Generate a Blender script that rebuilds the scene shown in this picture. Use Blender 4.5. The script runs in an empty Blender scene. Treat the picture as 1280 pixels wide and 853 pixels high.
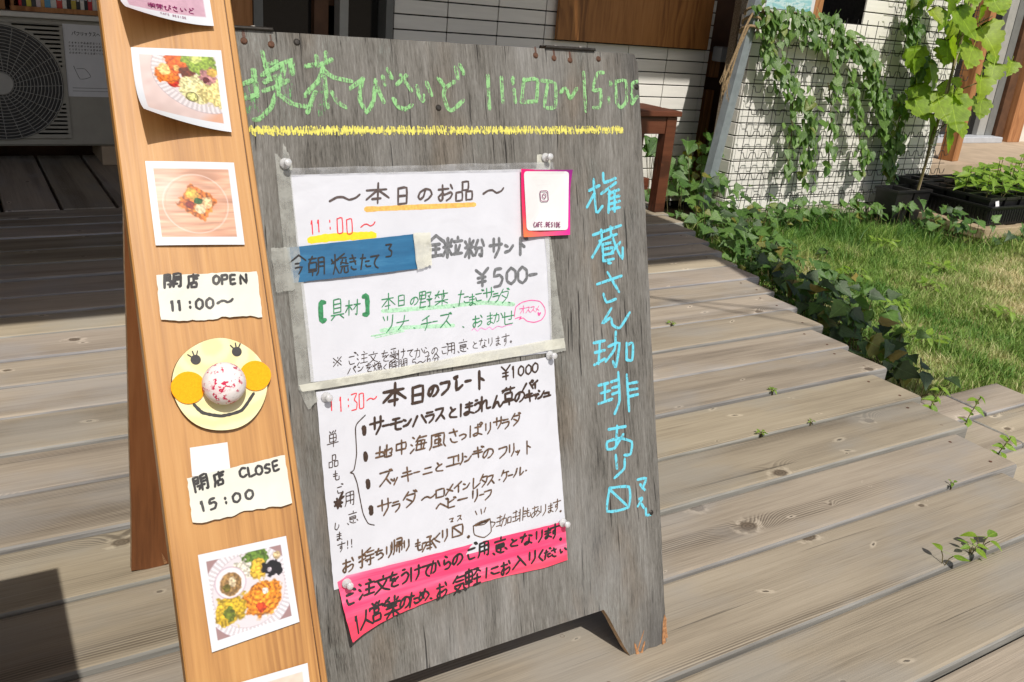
import bpy, math, random
import numpy as np
from mathutils import Matrix, Vector
random.seed(7); rng = np.random.RandomState(11)
SC = bpy.context.scene
COL = SC.collection
R = math.radians
# ---------------------------------------------------------------- camera
cam = bpy.data.objects.new('camera', bpy.data.cameras.new('camera')); COL.objects.link(cam)
cam.data.sensor_width = 36.0
cam.data.lens = 36.0 * 1110.92 / 1280.0
cam.data.clip_start = 0.05; cam.data.clip_end = 400
cr = Vector((0.8542052, -0.5129091, 0.0851922)); cd = Vector((-0.1151864, -0.3464625, -0.930965)); cf = Vector((0.5070163, 0.7854221, -0.3550303))
cm = Matrix(((cr.x, -cd.x, -cf.x, 0), (cr.y, -cd.y, -cf.y, 0), (cr.z, -cd.z, -cf.z, 0.786), (0, 0, 0, 1)))
cam.matrix_world = cm
SC.camera = cam
# ---------------------------------------------------------------- sky and sun
SUN = Vector((0.135, 0.607, -0.783)).normalized()          # direction the light travels
W = bpy.data.worlds.new('World'); SC.world = W; W.use_nodes = True
nt = W.node_tree; nt.nodes.clear()
sky = nt.nodes.new('ShaderNodeTexSky'); sky.sky_type = 'NISHITA'; sky.sun_disc = False; sky.dust_density = 3.0; sky.ozone_density = 0.6
sky.sun_elevation = math.asin(-SUN.z); sky.sun_rotation = math.atan2(-SUN.x, -SUN.y)
bg = nt.nodes.new('ShaderNodeBackground'); bg.inputs[1].default_value = 0.088
wo = nt.nodes.new('ShaderNodeOutputWorld'); nt.links.new(sky.outputs[0], bg.inputs[0]); nt.links.new(bg.outputs[0], wo.inputs[0])
sun = bpy.data.objects.new('sun', bpy.data.lights.new('sun', 'SUN')); COL.objects.link(sun)
sun.data.energy = 4.0; sun.data.angle = R(0.53); sun.data.color = (1.0, 0.95, 0.87)
sun.rotation_euler = (-SUN).to_track_quat('Z', 'Y').to_euler(); sun.location = (0, -2, 4)
SC.view_settings.view_transform = 'Standard'; SC.view_settings.look = 'None'
SC.view_settings.exposure = 0.0; SC.view_settings.gamma = 1.0
SC.cycles.max_bounces = 6; SC.cycles.transparent_max_bounces = 12

# ---------------------------------------------------------------- node helpers
def s2l(c):
    return tuple(((v / 255.0) / 12.92 if v / 255.0 <= 0.04045 else ((v / 255.0 + 0.055) / 1.055) ** 2.4) for v in c)
class NT:
    def __init__(s, name):
        s.m = bpy.data.materials.new(name); s.m.use_nodes = True; s.t = s.m.node_tree; s.t.nodes.clear()
        s.out = s.t.nodes.new('ShaderNodeOutputMaterial')
    def set(s, sock, v):
        if isinstance(v, bpy.types.NodeSocket): s.t.links.new(v, sock)
        elif v is not None:
            if isinstance(v, (tuple, list)) and len(v) == 3 and sock.type == 'RGBA': v = (*v, 1)
            sock.default_value = v
    def n(s, typ, ins=None, outi=0, **kw):
        nd = s.t.nodes.new('ShaderNode' + typ)
        for k, v in kw.items(): setattr(nd, k, v)
        for k, v in (ins or {}).items(): s.set(nd.inputs[k], v)
        return nd.outputs[outi] if outi is not None else nd
    def math(s, op, a, b=None, c=None, clamp=False):
        ins = {0: a}
        if b is not None: ins[1] = b
        if c is not None: ins[2] = c
        return s.n('Math', ins, operation=op, use_clamp=clamp)
    def vm(s, op, a, b=None): return s.n('VectorMath', {0: a, **({1: b} if b is not None else {})}, operation=op)
    def noise(s, v, scale=5, detail=3, rough=.55, dist=0): return s.n('TexNoise', {'Vector': v, 'Scale': scale, 'Detail': detail, 'Roughness': rough, 'Distortion': dist})
    def maprange(s, v, a, b, c=0, d=1, smooth=True):
        return s.n('MapRange', {0: v, 1: a, 2: b, 3: c, 4: d}, interpolation_type='SMOOTHSTEP' if smooth else 'LINEAR')
    def ramp(s, f, stops):
        nd = s.t.nodes.new('ShaderNodeValToRGB'); s.set(nd.inputs[0], f)
        el = nd.color_ramp.elements
        while len(el) < len(stops): el.new(0.5)
        for e, (p, c) in zip(el, stops): e.position = p; e.color = (*c, 1)
        return nd.outputs[0]
    def mix(s, f, a, b, bt='MIX'):
        nd = s.t.nodes.new('ShaderNodeMix'); nd.data_type = 'RGBA'; nd.blend_type = bt
        s.set(nd.inputs[0], f); s.set(nd.inputs[6], a); s.set(nd.inputs[7], b); return nd.outputs[2]
    def bump(s, h, strength=.3, dist=.01): return s.n('Bump', {'Height': h, 'Strength': strength, 'Distance': dist})
    def bsdf(s, color, rough=.7, normal=None, **kw):
        nd = s.t.nodes.new('ShaderNodeBsdfPrincipled')
        s.set(nd.inputs['Base Color'], color); s.set(nd.inputs['Roughness'], rough)
        if normal is not None: s.set(nd.inputs['Normal'], normal)
        for k, v in kw.items(): s.set(nd.inputs[k.replace('_', ' ')], v)
        return nd.outputs[0]
    def fin(s, sh): s.t.links.new(sh, s.out.inputs[0]); return s.m
    def obj(s): return s.n('TexCoord', outi=3)
    def rand(s): return s.n('ObjectInfo', outi=5)
    def shift(s, v, k=37.0):
        r = s.math('MULTIPLY', s.rand(), k); return s.vm('ADD', v, s.n('CombineXYZ', {0: r, 1: r, 2: s.math('MULTIPLY', r, .37)}))
    def sc(s, v, x, y, z): return s.vm('MULTIPLY', v, (x, y, z))

def plain(name, col, rough=.6, noise_amt=.12, scale=20, metallic=0, bump=0, **kw):
    t = NT(name); v = t.shift(t.obj(), 5.0)
    n = t.noise(v, scale, 4)
    f = t.maprange(n, .3, .7, 1 - noise_amt, 1 + noise_amt, False)
    c = t.mix(1.0, (*col,), t.n('CombineColor', {0: f, 1: f, 2: f}), 'MULTIPLY')
    nm = t.bump(t.noise(v, scale * 6, 3), bump, .004) if bump else None
    return t.fin(t.bsdf(c, rough, nm, Metallic=metallic, **kw))

def wood(name, axis, cols, knots=0.0, knot_sc=(2, 7), fine=500, bands=45, bandamt=.45, rough=.75, halo=0.0, bumps=.25, stain=.25, crack=0.3, knotcol=(.07, .05, .035), coat=0, selk=9, selb=.15, fa=.9, fb=.7, dents=False, vary=(.88, 1.1)):
    """grain runs along `axis`; grain lines bend round the knots"""
    t = NT(name); co = t.shift(t.obj(), 41.0)
    sp = t.n('SeparateXYZ', {0: co}, outi=None)
    X, Y, Z = sp.outputs
    g, a, b = {'x': (X, Y, Z), 'y': (Y, X, Z), 'z': (Z, X, Y)}[axis]
    v = t.n('CombineXYZ', {0: g, 1: a, 2: b})
    mask = halo_f = None; k = 0.0
    if knots:
        vs = t.n('CombineXYZ', {0: t.math('MULTIPLY', g, knot_sc[0]), 1: t.math('MULTIPLY', a, knot_sc[1]), 2: 0.0})
        vo = t.n('TexVoronoi', {'Vector': vs, 'Scale': 1.0, 'Randomness': 1.0}, outi=None, voronoi_dimensions='2D')
        df = t.vm('DIVIDE', t.vm('SUBTRACT', vs, vo.outputs['Position']), (knot_sc[0] * 1.5, knot_sc[1], 1))
        rnd = t.n('SeparateColor', {0: vo.outputs['Color']})
        dd = t.n('VectorMath', {0: df}, 1, operation='LENGTH')
        size = t.maprange(rnd, .25, 1, 0.0, 1.0, False)
        d2 = t.math('DIVIDE', dd, t.math('MAXIMUM', t.math('MULTIPLY', size, knots), .0004))
        k = t.math('MULTIPLY', t.math('POWER', 2.718, t.math('MULTIPLY', t.math('MULTIPLY', d2, d2), -.12)), size)
        mask = t.maprange(t.math('ADD', d2, t.math('MULTIPLY', t.math('SUBTRACT', t.noise(v, 160, 2), .5), .7)), .75, 1.15, 1, 0)
        dh = t.math('ADD', d2, t.math('MULTIPLY', t.math('SUBTRACT', t.noise(v, 90, 3), .5), 2.2))
        halo_f = t.math('MULTIPLY', t.maprange(dh, .9, 1.25, 0, 1), t.math('MULTIPLY', t.maprange(dh, 1.3, 2.3, 1, 0), t.maprange(t.noise(v, 55, 2), .42, .6, 0, 1)))
    warp = t.noise(t.sc(v, 1.6, 7, 7), 1, 2)
    ph = t.math('ADD', t.math('MULTIPLY', a, bands), t.math('ADD', t.math('MULTIPLY', warp, 7.0), t.math('MULTIPLY', k, 9.0) if knots else 0.0))
    fr = t.math('FRACT', ph)
    band = t.math('MULTIPLY', t.maprange(fr, 0, .75, 0, 1), t.maprange(fr, .8, 1.0, 1, 0))
    sel = t.maprange(t.noise(t.sc(v, .7, selk, selk), 1, 1), .50, .66)
    band = t.math('MULTIPLY', band, t.math('MULTIPLY_ADD', sel, 1 - selb, selb))
    fn = t.noise(t.sc(v, 9, fine, fine), 1, 3, .6)
    md = t.noise(t.sc(v, 3, fine * .16, fine * .16), 1, 4, .6)
    big = t.noise(t.sc(v, 1.3, 8, 8), 1.6, 4)
    f = t.math('ADD', t.math('MULTIPLY', t.math('SUBTRACT', md, .5), fa), t.math('MULTIPLY', t.math('SUBTRACT', fn, .5), fb))
    f = t.math('SUBTRACT', t.math('ADD', f, .5), t.math('MULTIPLY', band, bandamt))
    f = t.math('ADD', f, t.math('MULTIPLY', t.math('SUBTRACT', big, .5), stain * 2))
    c = t.ramp(f, [(0.08, cols[0]), (0.5, cols[1]), (0.95, cols[2])])
    hgt = f
    if crack:
        cn = t.noise(t.sc(v, 2.2, fine * .22, fine * .22), 1, 2, .5, .3)
        cm_ = t.maprange(cn, .70, .76, 0, crack)
        c = t.mix(cm_, c, tuple(q * .18 for q in cols[1])); hgt = t.math('SUBTRACT', hgt, t.math('MULTIPLY', cm_, 1.5))
    if knots:
        ringf = t.math('SINE', t.math('MULTIPLY', d2, 16.0))
        kc = t.mix(t.maprange(ringf, -1, 1, 0, .6), (*knotcol,), tuple(min(1, q * 2.2) for q in knotcol))
        c = t.mix(t.math('MULTIPLY', halo_f, halo), c, tuple(min(1, q * 1.35) for q in cols[2]))
        c = t.mix(t.math('MULTIPLY', mask, .9), c, kc)
    if dents:
        vs = t.n('CombineXYZ', {0: t.math('MULTIPLY', g, 3.6), 1: t.math('MULTIPLY', a, 12.0), 2: 0.0})
        vo = t.n('TexVoronoi', {'Vector': vs, 'Scale': 1.0, 'Randomness': 1.0}, outi=None, voronoi_dimensions='2D')
        df = t.vm('DIVIDE', t.vm('SUBTRACT', vs, vo.outputs['Position']), (3.6, 12.0, 1))
        rc = t.n('SeparateColor', {0: vo.outputs['Color']}, outi=None)
        ds = t.n('SeparateXYZ', {0: df}, outi=None)
        sk = t.math('ADD', ds.outputs[1], t.math('MULTIPLY', ds.outputs[0], t.maprange(rc.outputs[1], 0, 1, -.5, .5, False)))
        dq = t.n('VectorMath', {0: t.n('CombineXYZ', {0: ds.outputs[0], 1: t.math('MULTIPLY', sk, 2.6), 2: 0.0})}, 1, operation='LENGTH')
        dq = t.math('DIVIDE', dq, t.math('MULTIPLY', t.maprange(rc.outputs[0], .45, 1, .0001, 1, False), .011))
        dq = t.math('ADD', dq, t.math('MULTIPLY', t.math('SUBTRACT', t.noise(v, 300, 2), .5), 1.2))
        c = t.mix(t.math('MULTIPLY', t.maprange(dq, .6, 1.0, 0, .40), t.maprange(dq, 1.1, 2.4, 1, 0)), c, tuple(min(1, q * 1.5) for q in cols[2]))
        c = t.mix(t.maprange(dq, .45, .8, .85, 0), c, (.07, .055, .04))
        gy = t.maprange(t.noise(t.sc(v, 2.2, 5, 5), 1.5, 4), .45, .68, 0, .75)
        c = t.mix(gy, c, t.mix(.75, c, (.37, .35, .325)))
    rv = t.rand(); val = t.maprange(rv, 0, 1, vary[0], vary[1], False)
    r2 = t.math('FRACT', t.math('MULTIPLY', rv, 17.3)); val2 = t.math('MULTIPLY', val, t.maprange(r2, 0, 1, .93, 1.07, False))
    c = t.mix(1.0, c, t.n('CombineColor', {0: val, 1: val, 2: val2}), 'MULTIPLY')
    kw = dict(Coat_Weight=coat, Coat_Roughness=.25) if coat else {}
    return t.fin(t.bsdf(c, rough, t.bump(hgt, bumps, .0015), **kw))

M = {}
M['deck'] = wood('weathered deck wood', 'x', [(.17, .138, .103), (.405, .342, .262), (.56, .485, .385)], knots=.0125, knot_sc=(2.3, 6.2), halo=.45, fine=760, bands=240, bandamt=.42, stain=.30, crack=.6, dents=True, vary=(.80, 1.12), bumps=.35, selk=15, selb=.08, fa=.40, fb=.58, knotcol=(.10, .075, .052))
M['deckside'] = wood('weathered plank edge', 'x', [(.13, .12, .11), (.27, .26, .245), (.46, .45, .43)], fine=300, bands=60, bandamt=.1, stain=.5, crack=.2)
M['deckend'] = wood('grey end grain', 'x', [(.10, .09, .08), (.25, .23, .205), (.36, .34, .30)], fine=200, bands=90, stain=.2, crack=.2)
M['board'] = None
M['pine'] = wood('varnished cedar', 'y', [(.29, .125, .032), (.49, .245, .070), (.60, .335, .115)], knots=.010, knot_sc=(1.6, 5), fine=260, bands=160, bandamt=.22, stain=.10, crack=0, rough=.42, bumps=.12, knotcol=(.16, .06, .02), coat=.25)
M['redply'] = wood('red brown plywood', 'y', [(.12, .040, .012), (.25, .090, .028), (.33, .14, .05)], fine=160, bands=25, bandamt=.2, stain=.2, crack=.1, rough=.6)
M['benchwood'] = wood('dark stained timber', 'x', [(.06, .018, .008), (.12, .036, .016), (.17, .06, .03)], fine=200, bands=60, stain=.15, crack=.1, rough=.5)
M['signwood'] = wood('orange plywood', 'z', [(.22, .085, .02), (.40, .17, .045), (.48, .23, .075)], fine=120, bands=28, bandamt=.4, stain=.12, crack=0, rough=.55)
M['framewood'] = wood('orange frame timber', 'z', [(.24, .095, .03), (.42, .19, .07), (.52, .27, .12)], fine=180, bands=40, stain=.15, crack=.1)
M['splinter'] = plain('raw plywood splinter', (.34, .165, .07), .85, .4, 260)
M['palewood'] = wood('pale pallet timber', 'x', [(.24, .18, .11), (.42, .33, .22), (.52, .43, .3)], fine=160, bands=50, stain=.2, crack=.2)
def mk_board():
    t = NT('weathered grey plywood'); co = t.obj()
    sp = t.n('SeparateXYZ', {0: co}, outi=None); X, Y, Z = sp.outputs
    v = t.n('CombineXYZ', {0: X, 1: Y, 2: Z})
    wv = t.vm('ADD', v, t.vm('MULTIPLY', t.n('CombineXYZ', {0: t.math('SUBTRACT', t.noise(t.sc(v, 4, 3, 4), 1, 2), .5), 1: 0.0, 2: 0.0}), (.02, 0, 0)))
    f1 = t.noise(t.sc(wv, 1100, 90, 10), 1, 3, .75)
    f2 = t.noise(t.sc(wv, 420, 22, 10), 1, 4, .7)
    f3 = t.noise(t.sc(wv, 26, 4, 10), 1, 4, .6)
    f = t.math('ADD', t.math('MULTIPLY', f1, .62), t.math('ADD', t.math('MULTIPLY', f2, .80), t.math('MULTIPLY', f3, .85)))
    f = t.math('SUBTRACT', f, .64)
    c = t.ramp(f, [(.22, (.035, .032, .028)), (.40, (.125, .118, .105)), (.58, (.188, .180, .165)), (.85, (.31, .303, .288))])
    crk = t.maprange(t.noise(t.sc(wv, 260, 8, 10), 1, 2, .5), .665, .70, 0, .9)
    c = t.mix(crk, c, (.012, .010, .009))
    brn = t.maprange(t.noise(t.sc(wv, 9, 3, 9), 1.7, 3), .52, .7, 0, .5)
    c = t.mix(brn, c, t.mix(1.0, c, (.95, .78, .62), 'MULTIPLY'))
    lite = t.maprange(t.noise(t.sc(wv, 5, 2.2, 9), 1.5, 4), .50, .72, 0, .55)
    c = t.mix(lite, c, t.mix(.5, c, (.34, .345, .35)))
    wet = t.maprange(t.noise(t.sc(wv, 11, 1.6, 9), 1.2, 4, .6), .56, .74, 0, .6)
    c = t.mix(wet, c, t.mix(1.0, c, (.52, .50, .50), 'MULTIPLY'))
    chalk = t.math('MULTIPLY', t.maprange(t.noise(t.sc(wv, 7, 5, 9), 1.3, 3), .50, .72, 0, .55), t.maprange(f1, .48, .62, 0, 1))
    top = t.maprange(Y, .50, .72, .25, 1)
    c = t.mix(t.math('MULTIPLY', chalk, top), c, (.23, .33, .31))
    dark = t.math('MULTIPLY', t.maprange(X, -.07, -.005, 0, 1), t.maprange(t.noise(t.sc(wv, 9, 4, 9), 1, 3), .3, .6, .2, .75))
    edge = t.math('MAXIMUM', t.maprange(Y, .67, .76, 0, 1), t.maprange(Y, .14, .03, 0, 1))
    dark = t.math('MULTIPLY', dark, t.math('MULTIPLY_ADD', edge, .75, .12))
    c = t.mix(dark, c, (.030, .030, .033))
    return t.fin(t.bsdf(c, .85, t.bump(t.math('SUBTRACT', f, crk), .7, .0016)))
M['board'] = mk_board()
M['ply_edge'] = plain('ply edge', (.46, .31, .18), .8, .35, 120)

def paper(name, col, trans=.0, gloss=.55, amt=.03):
    t = NT(name); v = t.obj()
    n = t.noise(v, 28, 3); f = t.maprange(n, .3, .7, 1 - amt, 1 + amt, False)
    c = t.mix(1.0, col, t.n('CombineColor', {0: f, 1: f, 2: f}), 'MULTIPLY')
    return t.fin(t.bsdf(c, gloss, t.bump(t.noise(v, 16, 3, .5, .8), .30, .006)))
M['paper'] = paper('white paper', (.60, .615, .675))
M['paper2'] = paper('cream paper', (.64, .64, .57))
M['paper3'] = paper('plain white card', (.68, .68, .69))
def pinkm():
    t = NT('pink marker filled paper'); v = t.obj()
    n = t.noise(t.sc(v, 5, 90, 1), 1, 4, .6); n2 = t.noise(t.sc(v, 6, 12, 1), 1, 2)
    f = t.math('ADD', t.math('MULTIPLY', n, .7), t.math('MULTIPLY', n2, .4))
    c = t.ramp(f, [(.33, s2l((228, 40, 92))), (.5, s2l((240, 66, 112))), (.62, s2l((246, 98, 138))), (.74, s2l((250, 168, 196)))])
    c = t.mix(t.math('MULTIPLY', t.maprange(t.n('SeparateXYZ', {0: v}, 1), -.0, -.025, 0, 1), .6), c, s2l((244, 72, 84)))
    return t.fin(t.bsdf(c, .5, t.bump(t.noise(v, 25, 3), .2, .006)))
M['pinkpaper'] = pinkm()
def bluem():
    t = NT('blue painted paper'); v = t.obj()
    n = t.noise(t.sc(v, 10, 70, 1), 1, 4, .6)
    return t.fin(t.bsdf(t.ramp(n, [(.3, s2l((28, 84, 124))), (.55, s2l((38, 102, 144))), (.75, s2l((66, 128, 166)))]), .5, t.bump(t.noise(v, 25, 3), .2, .005)))
M['bluepaper'] = bluem()
def inkm(name, c, rough=.5, var=.25, trans=0):
    t = NT(name); n = t.noise(t.obj(), 350, 2)
    f = t.maprange(n, .3, .7, 1 - var, 1 + var * 1.6, False)
    cc = t.mix(1.0, c, t.n('CombineColor', {0: f, 1: f, 2: f}), 'MULTIPLY')
    sh = t.bsdf(cc, rough)
    if trans: sh = t.n('MixShader', {0: trans, 1: sh, 2: t.n('BsdfTransparent')})
    return t.fin(sh)
M['ink_brown'] = inkm('brown marker', (.045, .026, .018))
M['ink_brown2'] = inkm('worn brown marker', (.10, .058, .034), var=.5)
M['ink_greybrown'] = inkm('grey brown marker', (.085, .062, .058))
M['ink_grey'] = inkm('grey marker', (.14, .145, .155))
M['ink_black'] = inkm('black marker', (.02, .018, .018))
M['ink_red'] = inkm('red pen', (.70, .035, .05))
M['ink_green'] = inkm('green pen', (.035, .21, .085))
M['ink_lgreen'] = inkm('pale green highlighter', (.42, .78, .48), trans=.45)
M['ink_yellow'] = inkm('yellow highlighter', (.85, .62, .015), var=.05)
M['ink_orange'] = inkm('orange highlighter', (.72, .42, .10), var=.15)
M['ink_pink'] = inkm('pink pen', (.78, .10, .32))
M['ink_mauve'] = inkm('mauve pen', (.62, .28, .50))
def chalk(name, c, lo=.40, hi=.56):
    t = NT(name); v = t.obj()
    n = t.math('ADD', t.math('MULTIPLY', t.noise(t.sc(v, 520, 60, 1), 1, 2, .6), .6), t.math('MULTIPLY', t.noise(t.sc(v, 260, 240, 1), 1, 2), .4))
    a = t.maprange(n, lo, hi, 0, .80)
    return t.fin(t.n('MixShader', {0: a, 1: t.n('BsdfTransparent'), 2: t.bsdf(c, .95)}))
M['chalk_green'] = chalk('green chalk', s2l((152, 208, 142)), .38, .56)
M['chalk_smear'] = chalk('smeared green chalk', s2l((120, 190, 120)), .50, .66)
M['chalk_yellow'] = chalk('yellow chalk', s2l((236, 228, 116)), .38, .53)
M['chalk_blue'] = chalk('light blue chalk', s2l((112, 214, 238)), .33, .48)
def tape(name, a=.5, col=(.62, .62, .58)):
    t = NT(name); v = t.obj(); n = t.noise(v, 60, 3)
    f = t.maprange(n, .35, .65, a - .12, a + .12)
    nm = t.bump(t.noise(v, 70, 3), .5, .004)
    return t.fin(t.n('MixShader', {0: f, 1: t.n('BsdfTransparent'), 2: t.bsdf(col, .3, nm)}))
M['tape'] = tape('clear adhesive tape', .30, (.50, .51, .53)); M['tape2'] = tape('milky adhesive tape', .38, (.55, .56, .52)); M['tape3'] = tape('cream masking tape', .74, (.66, .66, .58))
M['clear'] = None
t = NT('clear plastic'); M['clear'] = t.fin(t.n('MixShader', {0: .45, 1: t.bsdf((.85, .86, .88), .10, None, Specular_IOR_Level=.8), 2: t.n('MixShader', {0: .25, 1: t.n('BsdfTransparent', {0: (.86, .87, .88, 1)}), 2: t.n('BsdfGlossy', {1: .04})})}))
M['steel_dark'] = plain('dark hinge metal', (.05, .045, .04), .5, .3, 150, metallic=.6)
M['steel'] = plain('screw metal', (.35, .33, .3), .45, .3, 200, metallic=.8)
M['rust'] = plain('rusty nail', (.10, .045, .025), .8, .4, 300)
M['galv'] = plain('galvanised steel', (.30, .34, .37), .45, .12, 30, metallic=.35)
M['wire'] = plain('black wire', (.012, .012, .013), .5, .2, 100)
M['plastic_black'] = plain('black nursery plastic', (.012, .012, .013), .42, .3, 40)
M['plastic_grey'] = plain('pale unit casing', (.34, .32, .27), .5, .06, 20)
M['disc'] = plain('grille hub', (.36, .35, .32), .5, .06, 20)
M['darkgap'] = plain('dark interior', (.010, .009, .008), .9, .3, 10)
M['greybox'] = plain('grey painted metal', (.45, .47, .50), .5, .08, 20)
M['alu'] = plain('aluminium frame', (.34, .34, .32), .5, .08, 20)
M['alu_dark'] = plain('grey door frame', (.16, .165, .16), .5, .1, 20)
M['brownwall'] = plain('brown board', (.10, .045, .02), .7, .3, 12)
M['mortar'] = plain('dark mortar', (.028, .026, .024), .95, .3, 60)
M['plinth'] = plain('cream plinth', (.56, .52, .42), .9, .1, 30, bump=.3)
M['stucco'] = plain('rough brown stucco', (.30, .235, .17), .95, .5, 160, bump=1)
M['rope'] = plain('natural rope', (.38, .27, .15), .95, .35, 220, bump=.8)
M['concrete'] = plain('concrete slab', (.44, .34, .24), .9, .12, 8, bump=.3)
M['earth'] = plain('soil', (.12, .085, .055), .98, .4, 18, bump=.8)
M['hub'] = plain('white shelf paint', (.66, .64, .58), .6, .06, 10)
t = NT('dark window glass'); M['glass'] = t.fin(t.bsdf((.012, .012, .012), .12))
def tilem(name, c):
    t = NT(name); v = t.shift(t.obj(), 11.0)
    n = t.noise(t.sc(v, 6, 1, 60), 1, 3); f = t.maprange(n, .3, .7, .95, 1.04, False)
    r = t.maprange(t.rand(), 0, 1, .93, 1.05, False); f = t.math('MULTIPLY', f, r)
    cc = t.mix(1.0, c, t.n('CombineColor', {0: f, 1: f, 2: f}), 'MULTIPLY')
    return t.fin(t.bsdf(cc, .6, t.bump(t.noise(t.sc(v, 40, 1, 300), 1, 2), .15, .002)))
M['tile'] = tilem('off white tile', (.82, .80, .75))
def leafm(name, c1, c2, trans=.35, rough=.45, aged=.8):
    t = NT(name); r = t.rand(); v = t.obj()
    n = t.noise(v, 40, 2)
    f = t.math('ADD', t.math('MULTIPLY', r, .75), t.math('MULTIPLY', n, .3))
    c = t.mix(f, c1, c2)
    old = t.maprange(t.math('FRACT', t.math('MULTIPLY', r, 31.7)), .92, .97, 0, aged)
    c = t.mix(old, c, (.30, .22, .04))
    sx_ = t.n('SeparateXYZ', {0: v}, outi=None); ax = t.math('ABSOLUTE', sx_.outputs[0])
    vein = t.maprange(ax, .004, .022, 1, 0)
    side = t.math('MULTIPLY', t.maprange(t.math('ABSOLUTE', t.math('SINE', t.math('MULTIPLY', t.math('SUBTRACT', sx_.outputs[1], t.math('MULTIPLY', ax, .9)), 17.0))), 0, .16, 1, 0), .6)
    c = t.mix(t.math('MULTIPLY', t.math('MAXIMUM', vein, side), .45), c, tuple(min(1, q * 1.8 + .03) for q in c2))
    blot = t.maprange(t.noise(v, 3.5, 3), .35, .65, .8, 1.15, False)
    c = t.mix(1.0, c, t.n('CombineColor', {0: blot, 1: blot, 2: blot}), 'MULTIPLY')
    b = t.bsdf(c, rough, t.bump(t.noise(v, 120, 2), .3, .003), Specular_IOR_Level=.6)
    tr = t.n('BsdfTranslucent', {0: t.mix(1.0, c, (1.5, 1.7, .5), 'MULTIPLY')})
    return t.fin(t.n('MixShader', {0: trans, 1: b, 2: tr}))
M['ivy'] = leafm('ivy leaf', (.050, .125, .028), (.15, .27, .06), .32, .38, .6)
M['ivy_dark_shade'] = leafm('dark ivy leaf', (.030, .062, .022), (.055, .10, .03), .15)  # darker ivy copy with shade put into its colour, mostly for the shaded band
M['vine'] = leafm('climber leaf', (.055, .13, .03), (.17, .29, .065), .30, .32, .35)
M['grape'] = leafm('grape leaf', (.17, .30, .022), (.32, .43, .035), .42, .42, .15)
M['seed'] = leafm('seedling leaf', (.13, .25, .03), (.28, .42, .05), .4, .4, .0)
M['stem'] = plain('green brown stem', (.12, .10, .04), .8, .3, 50)
def vcol(name, rough=.35, coat=.0):
    t = NT(name); a = t.n('VertexColor', {}, layer_name='Col')
    kw = dict(Coat_Weight=coat, Coat_Roughness=.12) if coat else {}
    return t.fin(t.bsdf(a, rough, None, **kw))
M['photo'] = vcol('photo print', .38, .2); M['vc_matte'] = vcol('tinted blades', .7)
# ---------------------------------------------------------------- mesh helpers
class MB:
    def __init__(s): s.v = []; s.f = []; s.smooth = False
    def add(s, vs, fs):
        b = len(s.v); s.v += [tuple(map(float, q)) for q in vs]; s.f += [tuple(b + i for i in f) for f in fs]; return s
    def box(s, x0, x1, y0, y1, z0, z1, c=0.0):
        if c:
            c = min(c, (x1 - x0) * .45, (z1 - z0) * .45, (y1 - y0) * .45)
            P = []
            for z, i in ((z0, c), (z0 + c, 0), (z1 - c, 0), (z1, c)):
                P += [(x0 + i, y0 + i, z), (x1 - i, y0 + i, z), (x1 - i, y1 - i, z), (x0 + i, y1 - i, z)]
            F = [(3, 2, 1, 0), (12, 13, 14, 15)]
            for k in range(3):
                for j in range(4): F.append((k * 4 + j, k * 4 + (j + 1) % 4, k * 4 + 4 + (j + 1) % 4, k * 4 + 4 + j))
            return s.add(P, F)
        P = [(x0, y0, z0), (x1, y0, z0), (x1, y1, z0), (x0, y1, z0), (x0, y0, z1), (x1, y0, z1), (x1, y1, z1), (x0, y1, z1)]
        return s.add(P, [(3, 2, 1, 0), (4, 5, 6, 7), (0, 1, 5, 4), (1, 2, 6, 5), (2, 3, 7, 6), (3, 0, 4, 7)])
    def tube(s, pts, r, n=6, r2=None, cap=True):
        pts = [Vector(p) for p in pts]; m = len(pts); vs = []; up = Vector((0.31, 0.17, 0.93)).normalized()
        for i, p in enumerate(pts):
            d = (pts[min(i + 1, m - 1)] - pts[max(i - 1, 0)]).normalized()
            a = d.cross(up)
            if a.length < 1e-4: a = d.cross(Vector((1, 0, 0)))
            a.normalize(); b = d.cross(a); rr = r + ((r2 if r2 is not None else r) - r) * i / max(1, m - 1)
            for j in range(n):
                t_ = 2 * math.pi * j / n; vs.append(p + a * math.cos(t_) * rr + b * math.sin(t_) * rr)
        fs = []
        for i in range(m - 1):
            for j in range(n): fs.append((i * n + j, i * n + (j + 1) % n, (i + 1) * n + (j + 1) % n, (i + 1) * n + j))
        if cap: fs += [tuple(range(n))[::-1], tuple((m - 1) * n + j for j in range(n))]
        return s.add(vs, fs)
    def prism(s, poly, z0, z1):
        n = len(poly); vs = [(x, y, z0) for x, y in poly] + [(x, y, z1) for x, y in poly]
        return s.add(vs, [tuple(range(n))[::-1], tuple(range(n, 2 * n))] + [(i, (i + 1) % n, n + (i + 1) % n, n + i) for i in range(n)])
    def lathe(s, prof, n=24, o=(0, 0, 0)):
        vs = []; m = len(prof)
        for r, z in prof:
            for j in range(n):
                t_ = 2 * math.pi * j / n; vs.append((o[0] + r * math.cos(t_), o[1] + r * math.sin(t_), o[2] + z))
        fs = [(i * n + j, i * n + (j + 1) % n, (i + 1) * n + (j + 1) % n, (i + 1) * n + j) for i in range(m - 1) for j in range(n)]
        if prof[0][0] > 1e-6: fs.append(tuple(range(n))[::-1])
        if prof[-1][0] > 1e-6: fs.append(tuple((m - 1) * n + j for j in range(n)))
        return s.add(vs, fs)
    def mesh(s, name, mat, o=(0, 0, 0)):
        me = bpy.data.meshes.new(name)
        me.from_pydata([(v[0] - o[0], v[1] - o[1], v[2] - o[2]) for v in s.v], [], s.f)
        if mat: me.materials.append(mat)
        if s.smooth: me.polygons.foreach_set('use_smooth', [True] * len(me.polygons))
        me.update(); return me
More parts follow.
